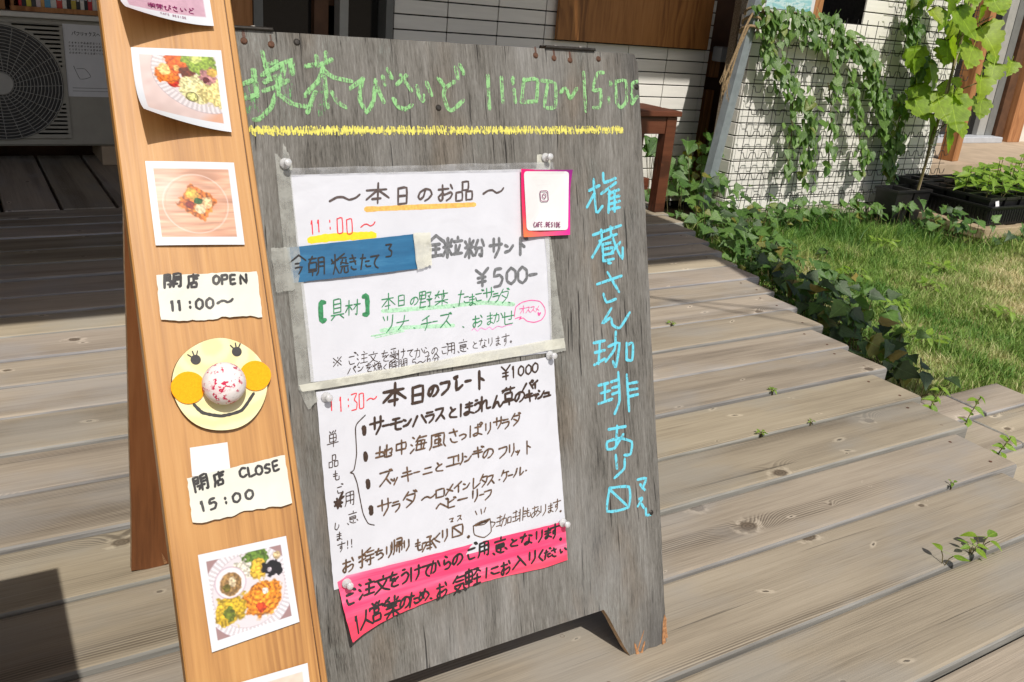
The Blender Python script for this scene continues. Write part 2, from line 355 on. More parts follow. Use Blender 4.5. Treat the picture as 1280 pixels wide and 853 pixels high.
def link(name, data, parent=None, mat4=None, loc=None):
    o = bpy.data.objects.new(name, data); COL.objects.link(o)
    if parent: o.parent = parent
    if mat4 is not None: o.matrix_world = mat4
    if loc is not None: o.location = loc
    return o
def tag(o, label=None, cat=None, group=None, kind=None):
    if label: o['label'] = label
    if cat: o['category'] = cat
    if group: o['group'] = group
    if kind: o['kind'] = kind
    return o
def thing(name, label, cat, loc=(0, 0, 0), group=None, mat4=None):
    return tag(link(name, None, None, mat4, None if mat4 is not None else loc), label, cat, group)
def part(name, mb, mat, parent, o=(0, 0, 0), label=None):
    ob = link(name, mb.mesh(name, mat, o), parent)
    if label: ob['label'] = label
    return ob
# ---------------------------------------------------------------- handwriting: strokes on a 0..9 grid (x right, y down)
DAK = '7081 8091'; HAN = '8091827180'
G = {
'本': '1383 5059 5317 5397 3767', '日': '2129 217179 2575 2979', 'の': '52462816235182957859', 'お': '1363 3138291735467586785 7183',
'品': '3034 30606434 0509 05353909 5559 55858959', '〜': '062444668593', '1': '334149', '0': '2129797121', 'o': '51232759878351', ':': '5354 5758',
'3': '218154867929', '5': '71312464866929', '6': '6133274978754527', '¥': '1154 9154 5459 2575 2777',
'今': '5003 5093 3454 367659', '朝': '0141 2003 0306 034346 0646 0747 2629 515749 518189 5383 5585',
'焼': '0214 4233 202519 2549 5282 7004 5495 6355 8385 5696 6659 76799997', 'き': '2272 2474 4076 37385979', 'た': '1353 3119 5585 576898', 'て': '1282 8254465879',
'全': '5003 5093 2474 2676 5459 1989', '粒': '0444 2029 0113 4133 2408 2448 7072 5292 6467 8477 5898', '粉': '0444 2029 0113 4133 2408 2448 6154 8194 55858978 6558',
'サ': '0393 3036 707549', 'ン': '1233 185783', 'ト': '4049 4375', '具': '2026 207076 2676 2272 2474 0797 3709 6799', '材': '0343 2029 2307 2346 5393 707969 7356',
'野': '0004 00404404 0242 2009 0646 0949 518173 6374 559566 757969', '菜': '0292 3004 6064 2334 5255 7365 0696 5559 5608 5698', '、': '3758', '。': '3746574837', '・': '4555', '*': '4555',
'ま': '2373 2575 515839284789', 'こ': '2373 263979', 'ラ': '2272 14847749', 'タ': '4014 32827639 3466', 'ツ': '1123 4143 817639', 'ナ': '0494 605519', 'チ': '7113 0595 525639', 'ー': '1585', 'ス': '11715519 5589',
'か': '03535839 3119 7296', 'せ': '0494 717656 21283989', 'オ': '0393 6069 6319', 'メ': '7119 2477', '※': '1188 8118 5152 5758 1425 7485',
'注': '0112 0415 0927 6071 4292 4595 6268 3898', '文': '5051 0292 235799 735609', 'を': '1272 40255466 8446385989', '受': '7121 2334 5254 7364 1516 159586 26765819 3699',
'け': '1119 4393 717659', 'ら': '3152 232665876939', '用': '111709 11818979 1383 1686 5158', '意': '5051 1282 2426 247476 2676 2575 0819 27385979 5758 8798', 'と': '3154 7344263889',
'な': '0242 3016 6283 646849385789', 'り': '2126 717649', 'す': '0292 50553634545739', 'ハ': '3208 6298', 'く': '712579', '時': '0108 013138 0838 0535 4292 7004 5484 4696 757969 5657',
'間': '0009 003034 0232 0434 50909989 5054 5292 5494 3539 356569 3969 3767', '分': '4005 5095 25757959 4529', 'フ': '12827629', 'レ': '212986', 'モ': '2171 0494 41486989',
'ほ': '1119 4282 4484 616849385799', 'う': '3151 2463856839', 'れ': '2029 033307 0743636898', 'ん': '411945566996', '草': '0191 3002 6062 2326 237376 2676 0797 5659',
'イ': '8115 5459', 'キ': '1373 0585 4059', 'ッ': '1335 4345 7349', 'シ': '2132 1425 195893', 'ュ': '137368 0898', '地': '0444 2027 0747 45939686 6067 5358989 7',
'中': '1216 12828616 1686 5059', '海': '1021 0415 0927 5033 4191 4338 438378 3595 3888 6368', '風': '111709 11818799 3262 3436 34646636 5358 2868 6778', 'さ': '1272 4065 26385979', 'っ': '1362948749',
'は': '1119 4383 616849385799', 'ニ': '2373 1888', 'エ': '1282 5258 0898', 'リ': '2126 717649', 'ロ': '1218 12828818', 'ケ': '3014 2282 626639', 'ル': '312609 616996', 'ヘ': '063398', 'ヒ': '21283989 2472',
'持': '0343 202919 0645 5292 7004 4494 4696 757969 5657', '帰': '0106 202719 408083 4282 4383 3494 4548 458588 6469', '承': '316152 5259 3464 3666 3868 043409 8364 6499', 'も': '2363 2565 4047598986',
'ち': '1272 402564867849', '珈': '0232 0535 0838 2127 34646859 5139 7478 749498 7898', '琲': '0232 0535 0838 2127 5159 4353 4555 3757 7079 7393 7595 7797', 'あ': '2272 4148 7357291745759769',
'単': '2031 5041 7061 2226 22727626 2474 5259 0797', '!': '5156 5859', '人': '504509 4599', '入': '305399 5309', '営': '2031 5041 7061 0203 029293 3335 33636535 2629 26767929',
'業': '3002 6062 1132 8172 0393 2474 1575 0797 5359 5619 5689', 'め': '2257 6146281633739669', 'に': '1119 4383 466898', '気': '3003 2181 2373 15757799 1659 5619',
'軽': '0141 0206 02424606 0444 2029 0747 518154 6193 5696 7479 5999', 'い': '122746 7295', '開': '0009 003034 0232 0434 5054 50909989 5292 5494 3565 2777 4539 5659',
'閉': '0009 003034 0232 0434 5054 50909989 5292 5494 2676 5459 5638', '店': '5051 1191 111609 5255 5383 3639 36767939', '喫': '0206 02222606 3151 3353 3555 4046 61919585 7165 3696 6539 6699',
'茶': '0191 3002 6062 5204 5294 2575 5459 3618 6688', 'マ': '12825578 3768', 'O': '51232759878351', 'P': '2129 2171837525', 'E': '71212979 2565', 'N': '29218981', 'C': '825123275988', 'L': '212989', 'S': '82512376785928',
'A': '195189 3676', 'F': '2129 2181 2565', 'B': '2129 2171832575 75872 9', 'D': '2129 216184866929', 'I': '5159', '.': '5859', '【': '51212959', '】': '21515929', '〼': '1119818911 1888',
'し': '312738598684', '゜': '512244627151', 'ク': '4014 32827639', 'び': '03321639687396 ' + DAK}
G['おx'] = 0; del G['おx']
G['お'] = '1363 3138291735467586785 9 7183'.replace(' 9 ', '9 ')
G['地'] = '0444 2027 0747 45939686 6067 53589897'
G['B'] = '2129 21718325 7587 25758729'
G['〼'] = '1118 11818818 1188'
for a, b in (('ご', 'こ'), ('ド', 'ト'), ('ダ', 'タ'), ('ズ', 'ス'), ('ギ', 'キ'), ('ベ', 'ヘ'), ('ビ', 'ヒ'), ('だ', 'た'), ('ど', 'と'), ('が', 'か')): G[a] = G[b] + ' ' + DAK
for a, b in (('パ', 'ハ'), ('プ', 'フ'), ('ぱ', 'は')): G[a] = G[b] + ' ' + HAN

def smooth(p, k=4):
    p = [Vector(q) for q in p]
    if len(p) < 3: 
        return [p[0].lerp(p[-1], i / k) for i in range(k + 1)] if len(p) == 2 else p
    out = []
    for i in range(len(p) - 1):
        a = p[max(i - 1, 0)]; b = p[i]; c = p[i + 1]; d = p[min(i + 2, len(p) - 1)]
        for j in range(k):
            t_ = j / k
            cr_ = 0.5 * ((2 * b) + (c - a) * t_ + (2 * a - 5 * b + 4 * c - d) * t_ ** 2 + (3 * b - a - 3 * c + d) * t_ ** 3)
            out.append(cr_.lerp(b.lerp(c, t_), .45))
    out.append(p[-1]); return out
def ribbon(mb, p, w, H, lift, taper=.8):
    """flat pen stroke of width w along 2-D points p, following surface height H(u,v)"""
    n = len(p)
    if n < 2: return
    vs = []; fs = []
    d0 = (p[1] - p[0]).normalized() * w * .45; d1 = (p[-1] - p[-2]).normalized() * w * .45
    q = [p[0] - d0] + list(p) + [p[-1] + d1]; m = len(q)
    for i, c in enumerate(q):
        d = (q[min(i + 1, m - 1)] - q[max(i - 1, 0)])
        if d.length < 1e-7: d = Vector((1, 0))
        d.normalize(); nn = Vector((-d.y, d.x))
        ww = w * .5 * (0.45 if i in (0, m - 1) else 1) * (1 + random.uniform(-.13, .13)) * (1 - (1 - taper) * max(0, i / (m - 1) - .5) * 2)
        for s_ in (-1, 1):
            e = c + nn * ww * s_; vs.append((e.x, e.y, H(e.x, e.y) + lift))
    for i in range(m - 1): fs.append((2 * i, 2 * i + 2, 2 * i + 3, 2 * i + 1))
    mb.add(vs, fs)
_li = [0]
def nextlift(): _li[0] = (_li[0] + 1) % 24; return .00028 + _li[0] * .000022
def write(mb, txt, ang, items, w, H, taper=.8, jit=.012):
    ca, sa = math.cos(R(ang)), math.sin(R(ang))
    for ch, u, v, gw, gh in items:
        g = G.get(ch)
        if not g: continue
        u, v, gw, gh = (q / 1000 for q in (u, v, gw, gh)); gw *= .93; gh *= .90
        for st in g.split():
            p = [((int(st[i]) - 4.5) / 9.0, (4.5 - int(st[i + 1])) / 9.0) for i in range(0, len(st) - 1, 2)]
            p = [((x + random.uniform(-1, 1) * jit + .10 * y) * gw, (y + .06 * x + random.uniform(-1, 1) * jit) * gh) for x, y in p]
            p = [Vector((u + x * ca - y * sa, v + x * sa + y * ca)) for x, y in p]
            ribbon(mb, smooth(p, 3), w, H, nextlift(), taper)
def polys(S): return [[Vector((s[i] / 1000, s[i + 1] / 1000)) for i in range(0, len(s), 2)] for s in S]
def flat(u, v): return 0.0
# measured positions in millimetres in the plane of the board or plank
TXT=[('menu_a',0.0,[('〜',-402.1,607.2,35.0,16.6),('本',-366.3,610.7,31.0,22.8),('日',-336.5,608.0,18.8,20.6),('の',-310.2,608.1,19.3,15.6),('お',-284.0,609.9,23.8,21.1),('品',-259.1,610.1,24.4,22.3),('〜',-222.5,609.0,28.5,16.3)]),
('time_a',2.0,[('1',-439.2,579.6,8.4,17.9),('1',-432.3,580.5,8.5,15.5),(':',-421.0,582.0,10.3,18.1),('0',-409.9,579.8,10.5,18.2),('0',-399.5,578.5,10.6,18.3),('〜',-378.9,578.3,17.1,11.8)]),
('slip',0.0,[('今',-458.8,541.7,17.4,21.1),('朝',-438.8,539.4,19.5,21.4),('焼',-414.8,539.6,19.2,21.6),('き',-400.4,540.0,12.4,16.8),('た',-386.9,540.8,13.5,18.6),('て',-375.6,540.2,12.7,18.7),('3',-358.9,550.4,11.1,15.4)]),
('bread',0.0,[('全',-301.9,551.2,21.6,24.7),('粒',-280.2,548.6,25.1,23.2),('粉',-252.8,546.0,25.8,23.5),('サ',-225.1,544.3,17.0,22.9),('ン',-207.4,543.2,14.1,13.0),('ド',-191.0,544.0,18.7,21.4)]),
('bread',2.0,[('¥',-246.2,512.8,18.8,23.7),('5',-225.1,511.1,18.2,24.0),('o',-207.8,511.6,18.5,23.3),('o',-192.4,511.4,18.8,23.4),('ー',-176.9,510.2,13.4,9.4)]),
('green',0.0,[('【',-435.5,492.7,12.0,22.4),('】',-387.8,494.9,12.7,23.0)]),
('greenthin',0.0,[('具',-421.0,492.3,14.9,22.6),('材',-403.5,493.0,17.8,16.9)]),
('greenthin',1.0,[('本',-363.5,495.2,18.6,19.0),('日',-347.4,495.4,13.2,13.0),('の',-332.6,493.2,11.5,10.5),('野',-317.7,493.9,16.6,18.6),('菜',-299.0,492.8,16.9,18.7),('、',-283.7,484.1,8.1,9.0),('た',-271.2,492.1,17.4,20.8),('ま',-260.7,488.7,12.4,15.5),('ご',-251.7,491.7,14.6,12.8),('サ',-238.8,491.3,14.8,17.5),('ラ',-229.3,488.3,11.7,13.9),('ダ',-218.3,488.2,16.2,17.7),('、',-211.1,482.9,8.7,9.3)]),
('greenthin',1.0,[('ツ',-364.9,471.9,15.8,21.6),('ナ',-348.0,471.0,15.2,15.7),('、',-334.2,466.0,7.7,8.8),('チ',-319.7,468.0,13.7,18.6),('ー',-309.1,468.2,7.9,5.3),('ズ',-296.1,468.2,17.0,16.2),('、',-273.8,460.8,8.2,9.1),('お',-255.7,463.4,16.7,15.6),('ま',-239.1,464.7,13.8,16.6),('か',-227.7,465.1,14.0,13.0),('せ',-214.6,463.0,17.4,17.8)]),
('pinkthin',0.0,[('オ',-194.5,470.0,8.9,9.4),('ス',-186.8,469.3,7.8,7.6),('ス',-180.1,469.1,7.9,7.6),('メ',-173.3,468.9,7.9,8.6)]),
('small',1.0,[('※',-426.1,437.7,12.3,12.7),('ご',-410.0,439.1,11.6,12.8),('注',-398.2,438.0,12.7,14.6),('文',-385.6,437.2,11.0,12.9),('を',-371.9,436.9,11.2,13.0),('受',-362.0,437.9,11.3,15.7),('け',-352.6,437.4,9.5,12.3),('て',-342.3,436.8,9.6,10.6),('か',-331.5,436.3,11.6,12.4),('ら',-322.7,436.1,8.8,12.5),('の',-312.9,435.5,8.9,9.0),('ご',-300.5,436.2,11.0,11.7),('用',-291.8,436.0,11.1,14.5),('意',-276.7,437.0,14.4,15.5),('と',-261.4,436.1,9.4,10.1),('な',-250.3,437.0,11.6,12.0),('り',-240.7,437.3,8.5,11.1),('ま',-230.8,437.8,9.7,13.0),('す',-220.2,437.3,10.9,15.0),('。',-212.6,436.9,9.8,11.3)]),
('small',1.0,[('パ',-411.1,426.5,9.8,8.5),('ン',-400.9,427.4,8.1,7.7),('を',-391.8,427.1,9.1,10.3),('焼',-381.9,426.8,11.1,10.4),('く',-373.0,425.0,6.5,7.8),('時',-363.1,426.0,10.3,10.5),('間',-352.0,425.8,10.5,10.5),('5',-338.6,425.6,6.8,9.7),('〜',-329.8,425.2,10.7,7.1),('6',-320.8,427.6,6.9,9.8),('分',-311.8,427.4,8.9,9.9)]),
('time_b',0.0,[('1',-436.3,396.6,8.7,20.3),('1',-426.2,393.8,8.8,19.6),(':',-418.7,394.3,8.9,17.1),('3',-412.1,393.8,9.9,20.6),('0',-403.6,393.7,9.1,18.9),('〜',-391.8,393.3,11.9,7.8)]),
('menu_b',0.0,[('本',-366.4,394.1,32.1,26.3),('日',-337.5,390.5,23.3,21.4),('の',-318.7,391.4,14.9,14.4),('フ',-303.3,393.4,15.1,18.1),('゜',-288.7,399.9,9.2,8.2),('レ',-285.4,393.6,12.3,13.7),('ー',-273.4,396.1,9.3,6.4),('ト',-258.0,394.7,19.0,22.2)]),
('price_b',1.0,[('¥',-223.6,399.4,14.2,19.8),('1',-212.3,399.3,9.9,17.0),('o',-202.7,398.7,11.1,14.3),('o',-192.3,398.8,11.2,14.3),('o',-182.8,399.8,11.3,14.4)]),
('dish_a',1.0,[('サ',-388.4,363.3,16.7,20.1),('ー',-377.9,362.0,10.3,7.0),('モ',-365.7,361.5,15.2,15.0),('ン',-352.6,361.4,12.5,11.6),('ハ',-337.7,361.7,17.6,16.1),('ラ',-324.9,363.3,13.9,16.2),('ス',-311.9,363.9,15.1,15.4),('と',-296.5,363.6,14.3,15.5),('ほ',-278.2,365.1,20.8,16.6),('う',-264.5,366.4,12.6,16.7),('れ',-254.1,367.0,15.9,17.7),('ん',-236.9,367.2,18.4,16.9),('草',-221.7,370.6,17.6,22.7),('の',-207.0,367.9,16.7,14.3),('パ',-193.8,378.7,15.8,12.5),('イ',-184.2,379.2,10.2,10.6),('キ',-192.5,366.4,13.6,14.4),('ッ',-183.7,365.9,8.0,8.7),('シ',-177.1,367.1,10.3,11.6),('ュ',-167.8,365.5,10.4,7.8)]),
('dish_b',0.0,[('地',-382.8,332.7,19.7,15.8),('中',-362.3,334.3,15.3,16.9),('海',-340.9,334.6,20.6,18.9),('風',-317.6,334.6,21.1,19.1),('さ',-297.2,336.2,16.4,17.4),('っ',-286.4,333.8,10.4,8.3),('ぱ',-268.9,338.3,19.0,15.8),('り',-252.4,337.9,11.8,15.0),('サ',-238.2,341.3,14.1,14.2),('ラ',-228.3,339.7,13.2,15.2),('ダ',-214.6,341.7,15.5,15.3)]),
('dish_b',0.0,[('ズ',-383.5,304.2,17.9,17.7),('ッ',-372.7,299.6,12.4,11.6),('キ',-357.0,302.7,15.5,17.9),('ー',-345.9,303.3,9.8,6.3),('ニ',-332.2,303.5,14.9,11.8),('と',-318.5,304.3,14.1,12.8),('エ',-300.5,308.4,17.5,15.7),('リ',-290.9,308.5,10.4,14.8),('ン',-281.6,307.6,11.5,10.2),('ギ',-268.0,311.7,15.9,13.1),('の',-255.7,308.5,17.2,13.2),('フ',-235.1,307.0,15.3,16.2),('リ',-222.6,306.9,12.2,17.2),('ッ',-214.4,302.4,9.0,7.7),('ト',-200.7,305.3,14.7,17.4)]),
('dish_b',0.0,[('サ',-387.5,271.8,17.0,19.5),('ラ',-373.8,270.9,12.5,15.2),('ダ',-357.4,274.4,19.5,18.9),('〜',-334.3,272.3,17.0,10.0),('ロ',-319.7,274.4,13.2,13.8),('メ',-307.1,276.0,14.4,12.9),('イ',-296.8,276.8,12.4,13.9),('ン',-285.7,276.0,11.5,10.3),('レ',-272.9,277.0,13.8,15.0),('タ',-263.1,277.2,12.9,16.0),('ス',-253.3,276.7,11.9,12.3),('・',-242.0,274.4,8.8,7.6),('ケ',-234.1,277.5,13.2,14.4),('ー',-226.6,276.6,7.8,4.8),('ル',-215.4,278.8,14.6,11.6),('・',-205.0,278.4,9.1,7.8)]),
('dish_b',0.0,[('ベ',-318.0,259.6,16.3,13.8),('ビ',-307.2,260.1,13.4,12.0),('ー',-292.1,261.6,16.7,7.5),('リ',-275.6,262.3,11.7,16.9),('ー',-266.8,261.2,7.5,4.7),('フ',-258.7,260.3,13.0,14.2)]),
('dish_b',0.0,[('お',-434.4,219.1,16.4,17.5),('持',-413.4,221.9,18.6,20.3),('ち',-398.4,221.9,13.3,13.4),('り',-386.8,222.4,10.5,15.2),('帰',-376.2,225.6,14.5,17.1),('り',-365.3,224.2,10.8,14.5),('も',-351.3,220.8,12.9,13.7),('承',-337.8,220.5,18.1,18.4),('く',-327.7,223.4,12.2,12.9),('り',-317.9,224.8,11.3,15.8),('〼',-301.8,225.8,17.7,16.8),('。',-287.3,218.6,11.7,12.2)]),
('small_b',0.0,[('マ',-307.8,239.7,7.2,6.5),('ス',-297.5,240.2,7.3,6.5),('珈',-239.4,225.1,21.1,16.4),('琲',-218.1,226.3,19.2,17.5),('も',-206.2,226.6,11.5,11.7),('あ',-195.4,225.9,16.2,15.7),('り',-183.9,224.8,12.9,15.8),('ま',-173.4,225.5,11.8,13.9),('す',-163.9,226.5,11.9,16.0),('。',-158.4,220.2,9.6,10.0)]),
('col_b',0.0,[('単',-438.7,357.2,13.2,18.7),('品',-439.5,333.7,11.5,13.7),('も',-438.9,317.8,9.8,11.1),('ご',-436.4,303.0,8.9,10.3),('用',-425.9,290.7,11.8,17.3),('意',-424.6,269.2,12.8,14.8),('し',-443.4,263.8,7.2,9.5),('ま',-441.7,252.8,9.0,10.4),('す',-440.2,240.3,9.0,11.3),('!',-433.5,241.4,7.3,10.5),('!',-428.9,241.8,7.3,10.5)]),
('pink',0.0,[('ご',-437.0,184.9,14.7,15.8),('注',-417.0,188.6,18.7,19.5),('文',-398.6,188.5,19.1,19.7),('を',-385.2,190.2,15.5,18.0),('う',-371.9,191.4,13.7,19.1),('け',-358.5,191.7,14.9,19.2),('て',-345.0,191.0,14.1,18.4),('か',-334.1,193.1,14.3,16.6),('ら',-318.6,193.8,13.4,18.6),('の',-305.3,193.3,15.7,15.0),('ご',-285.9,197.4,17.1,18.9),('用',-268.9,196.9,16.3,19.1),('意',-247.2,195.6,20.0,20.3),('と',-228.8,194.9,15.8,11.7),('な',-210.7,195.1,19.5,14.7),('り',-193.2,194.8,15.2,16.8),('ま',-180.8,195.9,15.3,14.9),('す',-170.9,195.7,14.3,19.0),('。',-162.1,186.5,12.0,12.1)]),
('pink',0.0,[('1',-434.0,157.4,11.1,21.2),('人',-422.9,158.4,16.9,17.8),('営',-409.5,161.6,17.1,20.6),('業',-390.1,161.2,20.4,23.5),('の',-375.2,161.9,14.8,14.6),('た',-364.0,163.3,13.9,18.3),('め',-351.8,164.1,15.1,15.7),('、',-342.3,160.2,8.1,9.3),('お',-328.2,163.5,17.5,19.6),('気',-304.5,164.0,19.0,20.8),('軽',-286.3,167.4,21.5,22.8),('に',-260.4,168.0,22.0,14.4),('お',-242.0,167.2,16.8,18.5),('入',-222.5,169.8,19.4,15.7),('り',-204.8,171.4,15.1,17.8),('く',-192.7,170.2,10.6,16.9),('だ',-183.4,170.2,10.7,13.0),('さ',-173.8,169.4,10.8,12.0),('い',-161.0,168.8,10.9,9.1)]),
('plank_a',0.0,[('開',30.3,-244.9,14.6,12.2),('店',47.5,-246.0,10.2,12.3),('O',67.0,-246.0,7.7,9.6),('P',74.3,-246.1,7.7,9.6),('E',81.8,-246.6,7.8,9.7),('N',90.9,-246.8,8.6,9.7),('1',27.7,-266.4,6.6,11.4),('1',33.6,-266.4,6.7,11.4),(':',41.9,-266.4,8.1,10.8),('o',49.8,-266.7,8.8,11.6),('o',58.7,-266.7,8.9,11.6),('〜',72.4,-266.5,14.0,8.1)]),
('plank_b',9.0,[('閉',31.2,-422.7,11.9,12.9),('店',46.8,-421.5,10.1,11.7),('C',67.2,-419.7,8.3,9.8),('L',74.7,-419.6,8.4,9.8),('O',81.1,-419.9,8.4,9.9),('S',88.6,-419.8,7.8,9.2),('E',96.5,-418.4,8.6,10.0),('1',30.3,-441.5,6.6,10.8),('5',38.4,-441.5,8.7,10.2),(':',49.3,-440.4,6.8,9.6),('o',58.7,-440.1,9.6,9.7),('o',69.8,-439.4,9.7,9.7)])]
S_title=[[-495.1,719.8,-486.2,723.9],[-484.9,733.9,-484.0,721.6,-482.9,709.0],[-483.2,733.9,-482.4,721.7,-481.2,710.2],[-495.3,706.0,-482.8,710.1],[-473.7,751.5,-470.7,736.7,-468.6,725.7],[-472.1,738.2,-460.4,743.3],[-475.9,729.2,-465.3,734.6,-455.1,740.4],[-474.4,722.7,-458.5,729.8],[-460.1,738.7,-444.4,745.2,-444.6,731.5],[-445.8,743.9,-446.1,732.2],[-451.8,740.6,-456.6,724.8],[-475.8,714.2,-465.4,717.6,-450.1,725.0],[-460.0,726.0,-463.0,712.7,-470.6,697.2,-482.7,687.0,-488.0,686.1],[-458.1,726.3,-461.9,712.2],[-461.4,711.7,-449.8,703.1,-438.5,700.1,-428.9,700.7],[-430.5,739.9,-414.4,742.1,-402.4,747.4],[-418.7,750.3,-417.9,740.8],[-408.1,754.3,-408.2,744.8],[-412.1,739.0,-419.4,725.2,-434.2,710.5],[-412.4,736.6,-402.2,729.8,-383.1,726.4],[-411.8,729.8,-411.1,699.4],[-423.5,714.0,-433.3,693.9],[-405.5,714.8,-400.7,705.3,-391.7,699.7],[-385.5,719.0,-369.7,729.3],[-370.8,729.3,-375.6,709.0,-369.1,694.8,-359.9,707.4,-356.2,728.1],[-356.2,724.2,-348.7,706.0],[-347.6,732.5,-345.6,724.3],[-341.4,740.2,-337.3,731.2],[-331.7,725.0,-319.6,734.7],[-326.7,734.4,-315.4,718.9],[-337.2,709.0,-332.9,701.6,-324.7,698.9,-316.7,703.2],[-308.7,723.7,-307.2,714.5,-302.6,707.8,-301.0,713.8],[-296.4,727.9,-291.3,714.8],[-281.7,732.2,-273.7,723.0],[-262.1,729.9,-273.7,723.0,-276.6,715.2,-273.3,701.7,-266.9,699.0,-252.6,709.7],[-259.6,745.4,-257.3,733.9],[-253.4,747.9,-250.1,739.0],[-218.9,738.2,-219.6,701.5],[-201.2,736.7,-201.3,709.0],[-186.0,736.3,-186.4,730.4],[-185.0,723.4,-184.5,709.3],[-170.8,735.9,-176.5,709.5],[-170.9,734.1,-152.4,735.6,-155.5,710.9],[-176.5,709.5,-155.5,710.9],[-146.2,734.9,-127.5,732.2,-129.5,705.3,-144.7,705.0,-137.5,732.9],[-120.6,722.0,-113.8,726.4,-109.2,719.3,-106.9,715.1,-96.9,726.9],[-85.0,746.4,-85.1,700.9],[-55.5,747.4,-65.0,745.8,-73.1,725.4,-60.9,726.8,-62.0,711.9,-65.1,705.4,-73.2,705.2],[-45.3,735.8,-45.6,732.4],[-49.3,717.4,-49.8,711.2],[-37.0,737.1,-21.5,738.7,-21.7,714.8,-30.8,706.0,-37.4,711.4,-37.0,737.1],[-13.4,710.9,-11.9,734.4,-3.3,738.2],[-13.4,710.9,-4.5,719.9]]
S_blue=[[-79.5,618.9,-78.3,578.6,-68.2,585.9],[-87.4,605.3,-71.3,611.2],[-79.9,601.3,-91.9,585.5],[-64.0,626.0,-63.3,614.7,-45.2,619.4],[-68.8,601.0,-44.9,614.2],[-55.8,604.4,-59.3,577.8],[-57.7,600.6,-41.2,605.2],[-56.5,594.3,-40.8,597.7],[-57.0,587.9,-40.6,591.2],[-57.4,581.5,-41.1,583.5],[-47.8,604.2,-49.6,578.7],[-84.9,551.3,-41.0,560.9],[-71.9,556.8,-71.7,546.7],[-57.3,559.9,-57.4,549.8],[-76.1,543.1,-48.3,550.4],[-72.9,542.9,-88.5,523.6],[-56.5,550.9,-49.1,531.4,-41.5,519.1,-40.1,532.9],[-43.4,540.1,-59.4,527.1],[-71.5,538.9,-71.5,518.5],[-71.5,538.9,-55.4,540.6],[-70.5,532.6,-55.8,534.2],[-70.7,525.8,-55.7,527.3],[-70.0,518.4,-55.3,520.0],[-64.0,515.4,-60.3,515.2],[-83.1,490.5,-44.4,497.9],[-66.0,504.0,-49.9,478.2],[-74.3,477.6,-70.2,466.9,-55.5,469.6],[-62.9,458.5,-78.4,440.6,-65.0,447.0,-62.5,437.6,-51.4,432.5,-34.2,450.4],[-93.1,418.2,-76.1,419.2],[-92.2,406.0,-76.9,407.2],[-94.3,390.8,-77.7,396.3],[-83.7,418.7,-87.6,391.4],[-58.0,428.3,-61.4,406.7,-76.3,392.9],[-70.9,411.0,-53.3,413.5,-61.1,383.3,-65.0,391.4],[-41.9,412.1,-43.3,390.7],[-42.1,409.1,-31.8,411.0,-34.3,389.6,-43.3,390.7],[-89.5,364.2,-74.4,365.1],[-86.5,354.1,-72.6,355.2],[-91.2,341.0,-69.6,343.9],[-79.9,363.8,-81.3,344.0],[-57.8,376.6,-58.3,340.5,-67.1,324.5],[-70.1,365.8,-58.4,367.3],[-68.6,358.1,-58.4,358.7],[-69.2,350.0,-58.8,351.6],[-44.6,371.7,-43.9,324.4],[-43.2,359.7,-28.0,359.9],[-43.4,351.6,-28.6,351.3],[-43.9,343.1,-28.2,343.9],[-78.2,306.1,-50.9,305.5],[-64.4,308.3,-68.1,282.0],[-55.4,296.0,-70.1,280.8,-81.8,281.3,-81.1,290.7,-61.6,291.9,-42.3,283.8,-45.4,268.3,-55.4,268.7],[-68.8,271.2,-68.1,253.3],[-54.9,263.6,-56.6,251.1,-72.8,242.0],[-81.5,230.4,-87.3,201.3,-52.8,199.4,-50.3,225.7,-81.5,230.4],[-79.7,226.9,-56.0,202.6],[-35.7,232.4,-21.4,231.4,-28.4,219.5],[-32.0,225.2,-24.6,216.2],[-35.4,206.4,-29.3,206.6,-37.9,197.3],[-31.7,199.2,-28.1,193.2],[-24.9,191.2,-24.6,182.5,-16.4,181.8]]
S_brace=[[-400.7,376.6,-410.3,369.5,-413.0,363.5,-414.0,336.9,-418.3,320.3,-422.8,317.6,-419.4,315.7,-416.3,305.0,-414.8,289.8,-412.6,270.5,-407.9,258.5,-401.1,255.0]]
S_cup=[[-280.8,226.7,-280.1,216.0,-267.8,209.8,-257.7,214.7,-258.0,230.3],[-280.8,226.7,-270.5,229.2,-258.0,230.3,-266.5,225.4,-280.8,226.7],[-257.8,226.3,-251.5,224.0,-255.7,219.1],[-276.8,243.5,-275.0,238.9],[-269.3,244.3,-268.7,238.4],[-262.8,244.8,-265.4,239.6]]
S_cupfill=[[-277.1,226.8,-270.6,228.3,-262.0,228.7]]
S_bubble=[[-206.2,462.7,-203.1,473.7,-193.9,478.5,-181.5,479.7,-169.3,477.1,-163.0,468.9,-163.0,461.2,-168.7,455.0,-179.0,453.2,-189.0,455.7,-194.2,460.0,-199.9,458.7,-196.3,461.7,-205.3,460.2]]
S_wavy=[[-263.7,452.9,-260.4,454.9,-256.5,451.2,-252.0,454.4,-245.9,451.9,-240.4,454.1,-236.4,450.9,-229.7,453.9,-223.4,452.2,-217.8,453.5,-210.2,453.7]]
S_heart=[[-172.6,463.6,-171.6,461.1,-169.7,463.3],[-171.5,462.5,-171.5,462.0]]
S_yel=[[-442.2,565.5,-423.3,566.9,-397.0,567.1,-373.6,566.6]]
S_orng=[[-379.2,594.3,-339.6,594.4,-291.3,594.3,-248.8,594.5]]
S_gl1=[[-369.9,485.4,-330.2,484.1,-290.8,483.0,-249.7,483.2,-206.1,477.3]]
S_gl2=[[-373.7,464.6,-351.1,465.2,-322.3,463.4,-286.6,460.9]]
